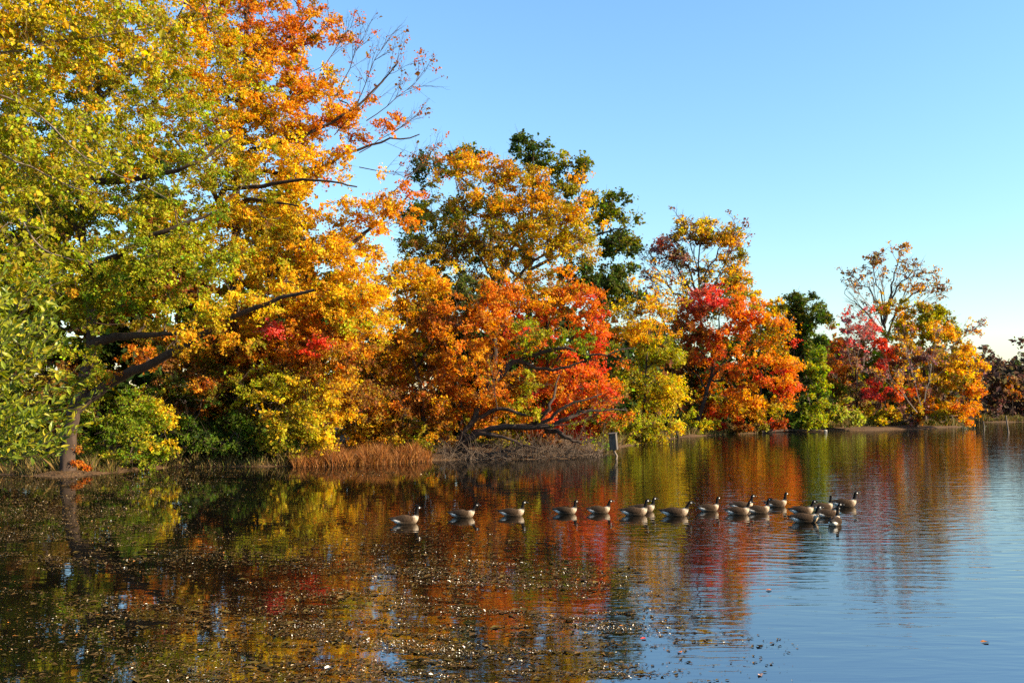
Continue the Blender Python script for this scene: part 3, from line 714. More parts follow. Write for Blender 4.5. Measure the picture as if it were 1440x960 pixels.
# ------------------------------------------------------------------ near shrub at the left edge, leaves large enough to tell apart
def near_shrub():
    r = np.random.default_rng(120)
    base = np.array([-10.9, 15.8, 0.45])
    root = empty('leafy_shrub', base)
    tag(root, 'near green shrub leaning in at the left edge with large pointed leaves', 'shrub', SHORE_G)
    # one leaf: pointed oval with a folded midrib, along +X, 1 unit long
    prof = [(0, 0), (0.16, 0.13), (0.42, 0.21), (0.72, 0.14), (1.0, 0)]
    lv = []; 
    for x, w in prof: lv.append((x, 0, -0.05 * math.sin(x * 3.1)))
    for x, w in prof[1:-1]: lv.append((x, w, 0.05 + 0.02 * x))
    for x, w in prof[1:-1]: lv.append((x, -w, 0.05 + 0.02 * x))
    lf = [(0, 1, 5), (1, 2, 6, 5), (2, 3, 7, 6), (3, 4, 7), (0, 8, 1), (1, 8, 9, 2), (2, 9, 10, 3), (3, 10, 4)]
    lvn = np.array(lv)
    frames = []
    stems = []
    for i in range(80):
        z1 = r.uniform(2.35, 5.9); px = r.uniform(-40, 140) if z1 < 4.6 else r.uniform(-60, 95)
        if z1 < 3.0: px = min(px, 20 + 110 * r.random())
        Y = 15.6 + r.uniform(-1.6, 1.6)
        tip = np.array([(px - PX0) / F * Y, Y, z1])
        mid = base + (tip - base) * 0.5 + np.array([-0.2, 0, 0.45 + 0.2 * r.random()])
        if i % 5 == 0: tip[2] += 0.25
        path = catmull([base + r.normal(scale=0.2, size=3) * np.array([1, 1, 0]), mid, tip], 9)
        stems.append(skin_path(path, np.linspace(0.014, 0.003, len(path)), 5))
        tang = np.gradient(path, axis=0); tang /= np.linalg.norm(tang, axis=1, keepdims=True)
        sub = [(path, tang, 26)]
        for s in range(4):
            k = r.integers(7, len(path) - 2); dirv = tang[k] + r.normal(scale=0.6, size=3); dirv[2] += 0.25; dirv /= np.linalg.norm(dirv)
            sp_ = catmull([path[k], path[k] + dirv * 0.3 + np.array([0, 0, 0.03]), path[k] + dirv * r.uniform(0.45, 0.8)], 5)
            stems.append(skin_path(sp_, np.linspace(0.007, 0.003, len(sp_)), 4))
            tg = np.gradient(sp_, axis=0); tg /= np.linalg.norm(tg, axis=1, keepdims=True)
            sub.append((sp_, tg, 11))
        for pth, tg, n in sub:
            lo = 0.35 if n == 26 else 0.1
            for q in np.linspace(lo, 1.0, n):
                u = q * (len(pth) - 1); k = min(int(u), len(pth) - 2); p = pth[k] + (pth[k + 1] - pth[k]) * (u - k)
                d = tg[k] * 0.75 + r.normal(scale=0.55, size=3) + np.array([0.1, -0.1, 0.05]); d /= np.linalg.norm(d)
                up = r.normal(scale=0.5, size=3) + np.array([0.2, -0.25, 0.8]); up -= d * (up @ d); up /= np.linalg.norm(up)
                frames.append((p, d, up, r.uniform(0.10, 0.19)))
    vs, fs, nv = [], [], 0
    for v, f in stems: vs.append(v); fs.append(f + nv); nv += len(v)
    o = obj_from('stems', np_mesh('stems', np.vstack(vs), np.vstack(fs), M_TWIG, smooth=True, origin=base), root); tag(o, kind='stuff')
    cols = np.array([(0.16, 0.20, 0.018), (0.22, 0.26, 0.018), (0.28, 0.29, 0.02), (0.40, 0.34, 0.02), (0.11, 0.15, 0.016)])
    protos = []
    for c in cols:
        me = bpy.data.meshes.new('leaf'); me.from_pydata([tuple(x) for x in lvn], [], lf); me.update(); me.materials.append(M_BIGLEAF)
        a = me.color_attributes.new('Col', 'FLOAT_COLOR', 'POINT'); a.data.foreach_set('color', np.tile(np.array([*c, 1.0], dtype=np.float32), len(lvn)))
        protos.append(me)
    def score(fr):
        p = fr[0]; px = PX0 + F * p[0] / p[1]
        return -(fr[3] / p[1]) if 4 < px < 300 else 1
    frames.sort(key=score)
    from mathutils import Matrix
    qv, qc = [], []
    polys = []
    for i, (p, d, up, s) in enumerate(frames):
        b = np.cross(up, d)
        M3 = np.stack([d, b, up], 1) * s
        if i < 280:
            o = bpy.data.objects.new('leaf', protos[r.integers(0, len(protos))]); COL.objects.link(o); o.parent = root
            m = Matrix.Identity(4)
            for a_ in range(3):
                for b_ in range(3): m[a_][b_] = float(M3[a_, b_])
                m[a_][3] = float(p[a_] - base[a_])
            o.matrix_local = m
        else:
            off = len(qv) * len(lvn)
            qv.append(lvn @ M3.T + p); qc.append(np.tile(np.clip(cols[r.integers(0, len(cols))] * math.exp(r.normal(0, .15)), 0, .8), (len(lvn), 1)))
            polys += [tuple(off + k for k in f) for f in lf]
    V = np.vstack(qv) - base
    me = bpy.data.meshes.new('foliage'); me.from_pydata(V.tolist(), [], polys); me.update(); me.materials.append(M_BIGLEAF)
    a = me.color_attributes.new('Col', 'FLOAT_COLOR', 'POINT'); c4 = np.ones((len(V), 4), np.float32); c4[:, :3] = np.vstack(qc); a.data.foreach_set('color', c4.ravel())
    tag(obj_from('foliage', me, root), kind='stuff')
near_shrub()

# ------------------------------------------------------------------ reeds, brush, litter on the water
def reeds():
    r = np.random.default_rng(130); n = 9000
    px = r.uniform(412, 606, n); Y = np.interp(px, [412, 520, 606], [46.6, 47.9, 50.4]) + r.uniform(-0.9, 1.4, n)
    x = (px - PX0) / F * Y
    z0 = np.maximum(ground_z(x, Y), -0.05)
    h = r.uniform(0.2, 0.85, n) * (1 + 0.35 * np.sin(px * 0.11) + 0.25 * np.sin(px * 0.27 + 1)) * np.interp(px, [412, 450, 570, 606], [0.6, 1, 1, 0.5])
    b = np.stack([x, Y, z0], -1); lean = r.normal(scale=0.42, size=(n, 3)); lean[:, 2] = 0
    top = b + lean * h[:, None] + np.stack([0 * h, 0 * h, h], -1)
    mid = (b + top) / 2 + lean * -0.12 * h[:, None]
    a = r.uniform(0, np.pi, n); w = np.stack([np.cos(a), np.sin(a), 0 * a], -1) * 0.012
    v = np.stack([b - w, b + w, mid + w, mid - w, top], 1).reshape(-1, 3)
    i = np.arange(n)[:, None] * 5
    f = np.vstack([i + np.array([0, 1, 2, 3]), i + np.array([3, 2, 4, 4])])
    f = f[:n]; tri_top = i + np.array([3, 2, 4])
    pal = np.array([(0.30, 0.10, 0.022), (0.22, 0.085, 0.022), (0.38, 0.17, 0.04), (0.13, 0.06, 0.02)])
    c = np.repeat(pal[r.integers(0, 4, n)] * np.exp(r.normal(scale=.15, size=(n, 1))), 5, axis=0)
    me = bpy.data.meshes.new('reeds')
    me.from_pydata(v.tolist(), [], f.tolist() + tri_top.tolist()); me.update(); me.materials.append(M_REED)
    at = me.color_attributes.new('Col', 'FLOAT_COLOR', 'POINT'); c4 = np.ones((len(v), 4), np.float32); c4[:, :3] = c; at.data.foreach_set('color', c4.ravel())
    tag(obj_from('reeds', me), 'red-brown dry reeds at the waterline in front of the gold maple', 'reeds', kind='stuff')
reeds()

def bank_grass():
    r = np.random.default_rng(135); out = []
    seg = [(0, 165, 40.7, 42.9, 4500), (230, 420, 45.4, 47.0, 2500), (840, 885, 58, 67.5, 2500), (885, 965, 67.5, 80.5, 4000), (965, 1125, 80.5, 92.8, 6500), (1125, 1350, 92.8, 105, 7000), (1350, 1375, 113, 123.5, 600), (1375, 1480, 123.5, 126, 3000)]
    px = np.concatenate([r.uniform(a, b, k) for a, b, _, _, k in seg]); Y = np.concatenate([np.interp(np.linspace(0, 1, k), [0, 1], [c, d]) for _, _, c, d, k in seg])
    Y = np.concatenate([c + (d - c) * (px[o:o + k] - a) / (b - a) for (a, b, c, d, k), o in zip(seg, np.cumsum([0] + [q[4] for q in seg[:-1]]))]) + r.uniform(-0.6, 3.0, len(px))
    x = (px - PX0) / F * Y; z0 = ground_z(x, Y); ok = z0 > -0.03; x, Y, z0, px = x[ok], Y[ok], z0[ok], px[ok]; n = len(x)
    h = r.uniform(0.12, 0.6, n) * (1 + 0.7 * np.sin(px * 0.21) * np.sin(px * 0.05 + 1))
    b = np.stack([x, Y, z0 - 0.02], -1); lean = r.normal(scale=0.4, size=(n, 3)); lean[:, 2] = 0
    top = b + lean * h[:, None]; top[:, 2] += h
    a = r.uniform(0, np.pi, n); w = np.stack([np.cos(a), np.sin(a), 0 * a], -1) * (0.0004 * Y)[:, None]
    mid = (b + top) / 2 - lean * 0.15 * h[:, None]
    v = np.stack([b - w, b + w, mid + w * .8, top, mid - w * .8], 1).reshape(-1, 3)
    f = np.arange(5 * n).reshape(n, 5)
    pal = np.array([(0.20, 0.13, 0.04), (0.14, 0.11, 0.03), (0.12, 0.14, 0.02), (0.26, 0.16, 0.05), (0.09, 0.06, 0.03)])
    c = np.repeat(pal[r.integers(0, 5, n)] * np.exp(r.normal(scale=.2, size=(n, 1))), 5, axis=0)
    tag(obj_from('bank_grass', np_mesh('bank_grass', v, f, M_REED, c)), 'short tawny grass along the far bank', 'grass', kind='stuff')
bank_grass()

def brush():
    r = np.random.default_rng(140)
    A, B, R0, R1 = [], [], [], []
    for i in range(900):
        px = r.uniform(615, 850); Y = np.interp(px, [615, 760, 850], [50.8, 51.6, 53.6]) + r.uniform(-0.4, 2.2)
        x = (px - PX0) / F * Y; z = max(0.0, float(ground_z(np.array([x]), np.array([Y]))[0]))
        d = r.normal(size=3); d[2] = abs(d[2]) * 0.9 + 0.15; d /= np.linalg.norm(d)
        L = r.uniform(0.5, 1.9) * (1.0 if r.random() < .7 else 1.4); p = np.array([x, Y, z - 0.03]); rad = r.uniform(0.008, 0.022)
        for s in range(4):
            q = p + d * L / 4; A.append(p); B.append(q); R0.append(rad * (1 - s * .2)); R1.append(rad * (1 - (s + 1) * .2)); p = q
            d = d + r.normal(scale=0.22, size=3) + np.array([0, 0, -0.12]); d /= np.linalg.norm(d)
    v, f = tubes(np.array(A), np.array(B), np.array(R0), np.array(R1), 4)
    tag(obj_from('brushwood', np_mesh('brushwood', v, f, M_BRUSH)), 'tangle of grey-brown bare twigs along the bank beneath the fiery maple', 'brushwood', kind='stuff')
brush()

def litter():
    """fallen leaves and weed scraps afloat: a mass nobody could count"""
    r = np.random.default_rng(150)
    def weight(px, py):
        w = np.zeros(len(px))
        def blob(cx, cy, rx, ry, k, soft=1.0):
            return k * np.clip(1.25 - np.sqrt(((px - cx) / rx) ** 2 + ((py - cy) / ry) ** 2), 0, 0.5 * soft) / (0.5 * soft)
        w = np.maximum(w, blob(90, 735, 300, 75, 0.9)); w = np.maximum(w, blob(250, 800, 420, 60, 0.45)); w = np.maximum(w, blob(150, 685, 280, 36, 1.25))
        w = np.maximum(w, blob(330, 664, 260, 9, 1.0)); w = np.maximum(w, blob(650, 880, 270, 115, 1.15)); w = np.maximum(w, blob(380, 880, 320, 120, 0.42))
        w = np.maximum(w, blob(120, 900, 300, 120, 0.16)); w = np.maximum(w, blob(950, 945, 180, 55, 0.34)); w = np.maximum(w, blob(700, 820, 200, 40, 0.6))
        w = np.maximum(w, blob(760, 930, 180, 80, 0.9))
        clear = np.clip(1.3 - np.sqrt(((px - 400) / 190) ** 2 + ((py - 715) / 42) ** 2), 0, .5) * 2
        return w * (1 - clear)
    n = 380000
    px = r.uniform(-60, 1150, n); py = 661 + (1000 - 661) * r.random(n) ** 1.15
    Y = depth_on_water(py); x = (px - PX0) / F * Y
    P = np.stack([x, Y, 0 * x], -1)
    def sm(v, a, b): 
        t = np.clip((v - a) / (b - a), 0, 1); return t * t * (3 - 2 * t)
    coarse = 0.5 + 0.5 * noise3(P * np.array([0.45, 1.3, 1]), 1.0, 3)
    fine = 0.5 + 0.33 * noise3(P * np.array([1.7, 5.2, 1]), 1.0, 8) + 0.33 * noise3(P * np.array([4.6, 12, 1]), 1.0, 5)
    raft = sm(0.45 * coarse + 0.55 * fine, 0.36, 0.62)
    streak = raft * sm(fine, 0.4, 0.85)
    keep = r.random(n) < weight(px, py) * (0.02 + 0.80 * raft) + 0.5 * np.clip(1.1 - np.hypot((px - 110) / 250, (py - 700) / 48), 0, 0.6) * (0.35 + raft)
    keep &= shore_distance(x, Y) < 1.6
    x, Y, st = x[keep], Y[keep], streak[keep]; m = len(x)
    big = r.random(m)
    weed = r.random(m) < 0.74 - 0.5 * st                                  # dark limp weed lying flat, the rest leaf scraps
    size = np.where(big > 0.985, r.uniform(0.045, 0.08, m), 0.008 + 0.03 * r.random(m) ** 2.2) * np.interp(Y, [11, 20, 45], [0.9, 1.1, 1.45])
    size = np.where(weed, size * r.uniform(1.6, 3.2, m), size)
    tilt = np.where(weed, 0.05, np.where(r.random(m) < 0.4, 0.4, 0.1))[:, None]
    nr = np.concatenate([r.normal(size=(m, 2)) * tilt, np.ones((m, 1))], 1); nr /= np.linalg.norm(nr, axis=1, keepdims=True)
    z = np.where(weed, 0.003, 0.006) + size * np.minimum(tilt[:, 0], .3) * 0.5 + r.random(m) * 0.003 + np.maximum(ground_z(x, Y), 0) * 1.02
    pal = np.array([(0.045, 0.030, 0.012), (0.075, 0.047, 0.018), (0.13, 0.078, 0.03), (0.24, 0.15, 0.06), (0.50, 0.38, 0.22), (0.80, 0.72, 0.56), (0.46, 0.17, 0.03), (0.10, 0.085, 0.015)])  # the palest tone holds sun sparkle as colour
    c = pal[r.choice(8, m, p=[0.17, 0.20, 0.19, 0.16, 0.10, 0.05, 0.07, 0.06])]
    wpal = np.array([(0.05, 0.028, 0.008), (0.09, 0.05, 0.014), (0.075, 0.05, 0.010)])
    c = np.where(weed[:, None], wpal[r.integers(0, 3, m)], c) * np.exp(r.normal(scale=.2, size=(m, 1)))
    qx = PX0 + F * x / Y; qy = PY0 + CAMZ * F / Y
    film = (r.random(m) < 0.75 * np.clip(1.2 - np.hypot((qx - 120) / 260, (qy - 718) / 60), 0, 1)) & ~weed      # pale dry scraps drifted to the left bank
    c = np.where(film[:, None], np.array([0.27, 0.185, 0.095]) * np.exp(r.normal(scale=.25, size=(m, 1))), c)
    glint = (r.random(m) < 0.13 * st * np.clip(1.3 - np.hypot((qx - 690) / 260, (qy - 880) / 110), 0, 1)) & ~weed     # sun glints painted as near-white colour on scraps turned sunward
    c = np.where(glint[:, None], np.array([0.78, 0.70, 0.56]), c)
    sunward = np.array([sdir.x, sdir.y, sdir.z + 0.9]); sunward /= np.linalg.norm(sunward)
    nr = np.where(glint[:, None], sunward + r.normal(scale=0.25, size=(m, 3)), nr); nr /= np.linalg.norm(nr, axis=1, keepdims=True)
    z = np.where(glint, z + size * 0.2, z)
    v, f, cc = leaf_quads(np.stack([x, Y, z], -1), nr, size, np.clip(c, 0, .8), r, 0.55)
    tag(obj_from('floating_litter', np_mesh('floating_litter', v, f, M_DEBRIS, cc)), 'mat of small fallen leaves and weed scraps floating on the pond', 'leaf litter', kind='stuff')
litter()

def floating_leaf(px, py, length, c, label, seed):
    r = random.Random(seed); Y = depth_on_water(py); x = (px - PX0) / F * Y
    pts = []
    K = 14
    for i in range(K):
        a = i / K * 2 * math.pi
        q = 0.5 * length * (0.62 + 0.38 * abs(math.cos(2.5 * a)) + r.uniform(-.06, .06))
        pts.append((q * math.cos(a), q * 0.72 * math.sin(a), 0.008 + 0.03 * length / 0.12 * (math.cos(a * 1.0 + seed) ** 2) * 0.6))
    v = pts + [(0, 0, 0.006)]
    f = [(i, (i + 1) % K, K) for i in range(K)]
    me = py_mesh('floating_leaf', v, f, M_DEBRIS)
    a = me.color_attributes.new('Col', 'FLOAT_COLOR', 'POINT'); a.data.foreach_set('color', np.tile(np.array([*c, 1], np.float32), K + 1))
    o = obj_from('floating_leaf', me); o.location = (x, Y, 0); o.rotation_euler.z = r.uniform(0, 6)
    tag(o, label, 'leaf', 'single leaves afloat')
floating_leaf(1385, 903, 0.13, (0.33, 0.12, 0.03), 'lone orange leaf afloat on open blue water at lower right', 1)
floating_leaf(461, 939, 0.12, (0.75, 0.68, 0.58), 'pale whitish leaf afloat at the bottom left of centre', 2)
floating_leaf(956, 917, 0.09, (0.5, 0.16, 0.04), 'orange leaf afloat among scraps at lower centre', 3)
floating_leaf(1069, 949, 0.11, (0.6, 0.34, 0.22), 'pinkish leaf afloat near the lower edge right of centre', 4)
floating_leaf(1081, 830, 0.12, (0.5, 0.17, 0.08), 'small red-brown leaf afloat on open water below the geese', 5)
floating_leaf(283, 914, 0.11, (0.5, 0.28, 0.12), 'tan leaf afloat on dark water at lower left', 6)
floating_leaf(320, 886, 0.10, (0.6, 0.32, 0.1), 'orange-tan leaf afloat on the dark weed mat left of centre', 7)
floating_leaf(905, 898, 0.10, (0.6, 0.06, 0.05), 'bright red leaf afloat at the edge of the open water', 8)

# ------------------------------------------------------------------ geese
M_GOOSE = attr_material('goose_plumage', 0.9, 0.06)
def plumage():
    nt = M_GOOSE.node_tree; L = nt.links.new
    at = [n for n in nt.nodes if n.type == 'ATTRIBUTE'][0]; p = [n for n in nt.nodes if n.type == 'BSDF_PRINCIPLED'][0]
    tc = N(nt, 'ShaderNodeTexCoord'); wv = N(nt, 'ShaderNodeTexWave', bands_direction='X')          # rows of pale feather edges
    wv.inputs['Scale'].default_value = 9; wv.inputs['Distortion'].default_value = 6; wv.inputs['Detail'].default_value = 2; wv.inputs['Detail Scale'].default_value = 3
    cr = N(nt, 'ShaderNodeValToRGB'); e = cr.color_ramp.elements; e[0].position = 0.35; e[0].color = (0.7, 0.7, 0.7, 1); e[1].position = 0.95; e[1].color = (2.0, 1.9, 1.75, 1)
    mx = N(nt, 'ShaderNodeMix', data_type='RGBA', blend_type='MULTIPLY'); mx.inputs['Factor'].default_value = 0.8
    L(tc.outputs['Object'], wv.inputs['Vector']); L(wv.outputs['Fac'], cr.inputs[0]); L(at.outputs['Color'], mx.inputs['A']); L(cr.outputs[0], mx.inputs['B']); L(mx.outputs['Result'], p.inputs['Base Color'])
    bp = N(nt, 'ShaderNodeBump'); bp.inputs['Strength'].default_value = 0.4; bp.inputs['Distance'].default_value = 0.01
    L(wv.outputs['Fac'], bp.inputs['Height']); L(bp.outputs[0], p.inputs['Normal'])
plumage()
M_GBEAK, _nt, _o = mat_new('goose_beak')
_p = N(_nt, 'ShaderNodeBsdfPrincipled'); _p.inputs['Base Color'].default_value = (0.015, 0.014, 0.013, 1); _p.inputs['Roughness'].default_value = 0.35
_nt.links.new(_p.outputs[0], _o.inputs[0])

def loft(rings, sides=14):
    """rings: (x, y, z, half width, half height, tilt) -> mesh with closed ends; cross-section normal tilts from +X to +Z"""
    v, f = [], []
    for (x, y, z, w, h, t, yaw) in rings:
        for j in range(sides):
            a = j / sides * 2 * math.pi
            ly, lu = w * math.cos(a), h * math.sin(a)
            ux, uz = -math.sin(t), math.cos(t)               # 'up' of the section
            dx, dy, dz = ux * lu, ly, uz * lu
            c, s = math.cos(yaw), math.sin(yaw)
            v.append((x + dx * c - dy * s, y + dx * s + dy * c, z + dz))
    n = len(rings)
    for i in range(n - 1):
        for j in range(sides):
            k = (j + 1) % sides
            f.append((i * sides + j, i * sides + k, (i + 1) * sides + k, (i + 1) * sides + j))
    f.append(tuple(range(sides - 1, -1, -1))); f.append(tuple((n - 1) * sides + j for j in range(sides)))
    return np.array(v), f

def goose_meshes(neck=1.0, lean=0.0, yaw=0.0):
    H = math.pi / 2
    nx = lambda t: 0.285 + lean * t; nz = lambda z: 0.2 + (z - 0.2) * neck
    hx, hz = nx(1.0) + 0.02, nz(0.475)
    c, s = math.cos(yaw), math.sin(yaw)
    def hd(d, dz): return (hx + d * c, d * s, hz + dz)
    R = [(-0.44, 0, 0.135, 0.025, 0.008, 0.0, 0), (-0.37, 0, 0.125, 0.055, 0.028, 0, 0), (-0.29, 0, 0.095, 0.095, 0.07, 0, 0), (-0.18, 0, 0.075, 0.135, 0.105, 0, 0),
         (-0.05, 0, 0.065, 0.162, 0.125, 0, 0), (0.08, 0, 0.065, 0.165, 0.128, 0.05, 0), (0.18, 0, 0.08, 0.145, 0.125, 0.25, 0), (0.245, 0, 0.115, 0.105, 0.105, 0.6, 0),
         (0.275, 0, 0.165, 0.07, 0.078, 1.0, 0), (nx(0.1), 0, nz(0.22), 0.054, 0.06, 1.35, 0), (nx(0.3), 0, nz(0.29), 0.044, 0.047, H, 0), (nx(0.6), 0, nz(0.36), 0.040, 0.043, H, yaw * .3),
         (nx(0.85), 0, nz(0.42), 0.040, 0.043, 1.45, yaw * .6), (hx - 0.008, 0, nz(0.452), 0.043, 0.049, 1.0, yaw), (*hd(0.012, 0.0), 0.045, 0.052, 0.35, yaw), (*hd(0.045, 0.004), 0.041, 0.045, 0.0, yaw), (*hd(0.075, -0.006), 0.025, 0.028, -0.1, yaw), (*hd(0.09, -0.01), 0.014, 0.016, -.1, yaw)]
    v, f = loft(R, 16)
    me = py_mesh('body', v, f, M_GOOSE, True)
    col = np.zeros((len(v), 4), np.float32); col[:, 3] = 1
    rr = np.random.default_rng(3)
    for i, p in enumerate(v):
        x, y, z = p; ring = i // 16; a = (i % 16) / 16 * 2 * math.pi
        if ring >= 10: cc = (0.008, 0.007, 0.007)
        elif ring == 9: cc = (0.02, 0.017, 0.015)
        elif ring == 8: cc = (0.40, 0.33, 0.25)
        elif ring == 7: cc = (0.24, 0.185, 0.13)
        elif ring == 6: cc = (0.085, 0.06, 0.04)
        elif ring <= 0: cc = (0.012, 0.010, 0.010)
        elif ring == 1: cc = (0.02, 0.017, 0.015) if math.sin(a) > 0.0 else (0.7, 0.69, 0.66)
        elif ring == 2: cc = (0.04, 0.03, 0.022) if math.sin(a) > 0.4 else (0.62, 0.6, 0.56)
        elif ring == 3: cc = (0.035, 0.024, 0.016) if math.sin(a) > 0.0 else (0.12, 0.09, 0.065)
        else: cc = (0.022, 0.014, 0.009) if math.sin(a) > 0.3 else (0.035, 0.024, 0.016)  # body browns darkened to hold backlit shade
        if ring == 14 and (abs(math.cos(a)) > 0.75 and math.sin(a) < 0.2): cc = (0.8, 0.78, 0.74)
        k = math.exp(rr.normal(0, 0.1)); col[i, :3] = np.clip(np.array(cc) * k, 0, .82)
    at = me.color_attributes.new('Col', 'FLOAT_COLOR', 'POINT'); at.data.foreach_set('color', col.ravel())
    # beak
    b = [(*hd(0.086, -0.009), 0.015, 0.017, -.1, yaw), (*hd(0.105, -0.014), 0.013, 0.011, -.15, yaw), (*hd(0.128, -0.021), 0.010, 0.006, -.15, yaw), (*hd(0.138, -0.024), 0.005, 0.003, -.15, yaw)]
    bv, bf = loft(b, 10); beak = py_mesh('beak', bv, bf, M_GBEAK, True)
    wings = []
    for sgn in (1, -1):
        wr = []
        prof = [(0.17, 0.115, 0.115, 0.02, 0.05), (0.10, 0.145, 0.13, 0.028, 0.085), (0.0, 0.15, 0.14, 0.03, 0.098), (-0.12, 0.135, 0.145, 0.028, 0.09), (-0.24, 0.095, 0.15, 0.022, 0.062), (-0.34, 0.055, 0.155, 0.014, 0.035), (-0.43, 0.022, 0.162, 0.007, 0.014), (-0.48, 0.006, 0.165, 0.003, 0.005)]
        for (x, y, z, w, h) in prof: wr.append((x, sgn * y, z, w, h, 0, 0))
        wv, wf = loft(wr, 10)
        # lean the folded wing in over the back
        for q in wv:
            dz = q[2] - 0.13; q[1] -= sgn * max(dz, 0) * 0.75
        wm = py_mesh('wing', wv, wf, M_GOOSE, True)
        wc = np.zeros((len(wv), 4), np.float32); wc[:, 3] = 1
        for i, p in enumerate(wv):
            ring = i // 10; band = (i % 10)
            base = (0.032, 0.020, 0.012) if ring < 3 else (0.018, 0.012, 0.008) if ring < 5 else (0.02, 0.017, 0.015)  # wing tones darkened likewise, backlit shade in the colour
            if ring < 5 and band in (2, 3): base = tuple(q * 1.8 for q in base)
            k = math.exp(rr.normal(0, 0.18)); wc[i, :3] = np.array(base) * k
        at = wm.color_attributes.new('Col', 'FLOAT_COLOR', 'POINT'); at.data.foreach_set('color', wc.ravel())
        wings.append(wm)
    eyes = []
    for sgn in (1, -1):
        ex, ey = 0.04, sgn * 0.034
        cx, cy, cz = hx + ex * c - ey * s, ex * s + ey * c, hz + 0.014
        ev, ef = loft([(cx - .006, cy, cz, .002, .002, 0, 0), (cx - .003, cy, cz, .005, .005, 0, 0), (cx + .003, cy, cz, .005, .005, 0, 0), (cx + .006, cy, cz, .002, .002, 0, 0)], 8)
        eyes.append(py_mesh('eye', ev, ef, M_GBEAK, True))
    return me, beak, wings, eyes

def gm(n, l, y): return goose_meshes(n * 0.74, l, y)
VAR = [gm(1.0, 0.03, 0.0), gm(0.9, 0.05, 0.1), gm(1.05, 0.02, 0.5), gm(0.86, 0.06, -0.25), gm(0.97, 0.0, 0.95), gm(0.8, 0.09, 0.0), gm(1.0, 0.04, -0.8)]
def goose(px, py, head, var, label, scale=1.0):
    Y = depth_on_water(py); x = (px - PX0) / F * Y
    root = empty('goose', (x, Y, 0)); root.rotation_euler = (0, 0, math.radians(head)); root.scale = (scale,) * 3
    tag(root, label, 'goose', 'geese swimming in line')
    body, beak, wings, eyes = VAR[var]
    o = obj_from('body', body, root); sb = o.modifiers.new('smooth', 'SUBSURF'); sb.levels = 1; sb.render_levels = 1
    b = obj_from('beak', beak, root)
    for w in wings:
        q = obj_from('wing', w, root); sb = q.modifiers.new('smooth', 'SUBSURF'); sb.levels = 1; sb.render_levels = 1
    for e in eyes: obj_from('eye', e, root)
GE = [(571, 736, 22, 2, 'last goose of the line, leftmost, with pale cheek catching the sun', 1.05),
      (651, 727, 4, 5, 'second goose from the left, white rump showing', 1.0),
      (721, 725, 6, 0, 'third goose from the left', 1.0),
      (796, 722, -3, 4, 'fourth goose from the left, over the red reflection', 0.95),
      (843, 721, 8, 1, 'fifth goose from the left, just before the overlapping pair', 0.95),
      (893, 724, 4, 0, 'front goose of the overlapping pair left of the middle', 1.08),
      (905, 719, 6, 0, 'rear goose half hidden in the overlapping pair left of the middle', 1.0),
      (950, 725, 0, 5, 'dark-backed goose alone between the pair and the small upright goose', 1.1),
      (997, 718, 16, 2, 'small upright goose right of the middle, seen alone', 0.95),
      (1038, 723, 6, 3, 'lower left goose in the group of four', 1.0),
      (1044, 715, 8, 0, 'goose half hidden behind the lower left one of the group of four', 1.0),
      (1067, 721, 14, 6, 'lower right goose in the group of four', 1.02),
      (1092, 712, 10, 2, 'upper right goose in the group of four', 1.0),
      (1128, 722, 2, 3, 'upper left goose of the right-hand cluster', 1.0),
      (1132, 734, 2, 1, 'lowest left goose of the right-hand cluster, back in shade', 1.12),
      (1158, 717, 24, 4, 'goose at the top middle of the right-hand cluster', 1.0),
      (1165, 727, 12, 3, 'goose hidden in the middle of the right-hand cluster', 1.0),
      (1174, 738, 58, 0, 'goose turned away at the bottom of the right-hand cluster', 1.05),
      (1188, 712, 4, 0, 'leading goose, rightmost, with the tallest neck', 1.1)]
for g in GE: goose(*g)

# ------------------------------------------------------------------ nest box on its post
def box_mesh(name, sx, sy, sz, mat, bev=0.006):
    import bmesh
    bm = bmesh.new(); bmesh.ops.create_cube(bm, size=1.0)
    for v in bm.verts: v.co = (v.co.x * sx, v.co.y * sy, v.co.z * sz)
    bmesh.ops.bevel(bm, geom=bm.edges[:], offset=bev, segments=1, affect='EDGES')
    me = bpy.data.meshes.new(name); bm.to_mesh(me); bm.free(); me.materials.append(mat); return me

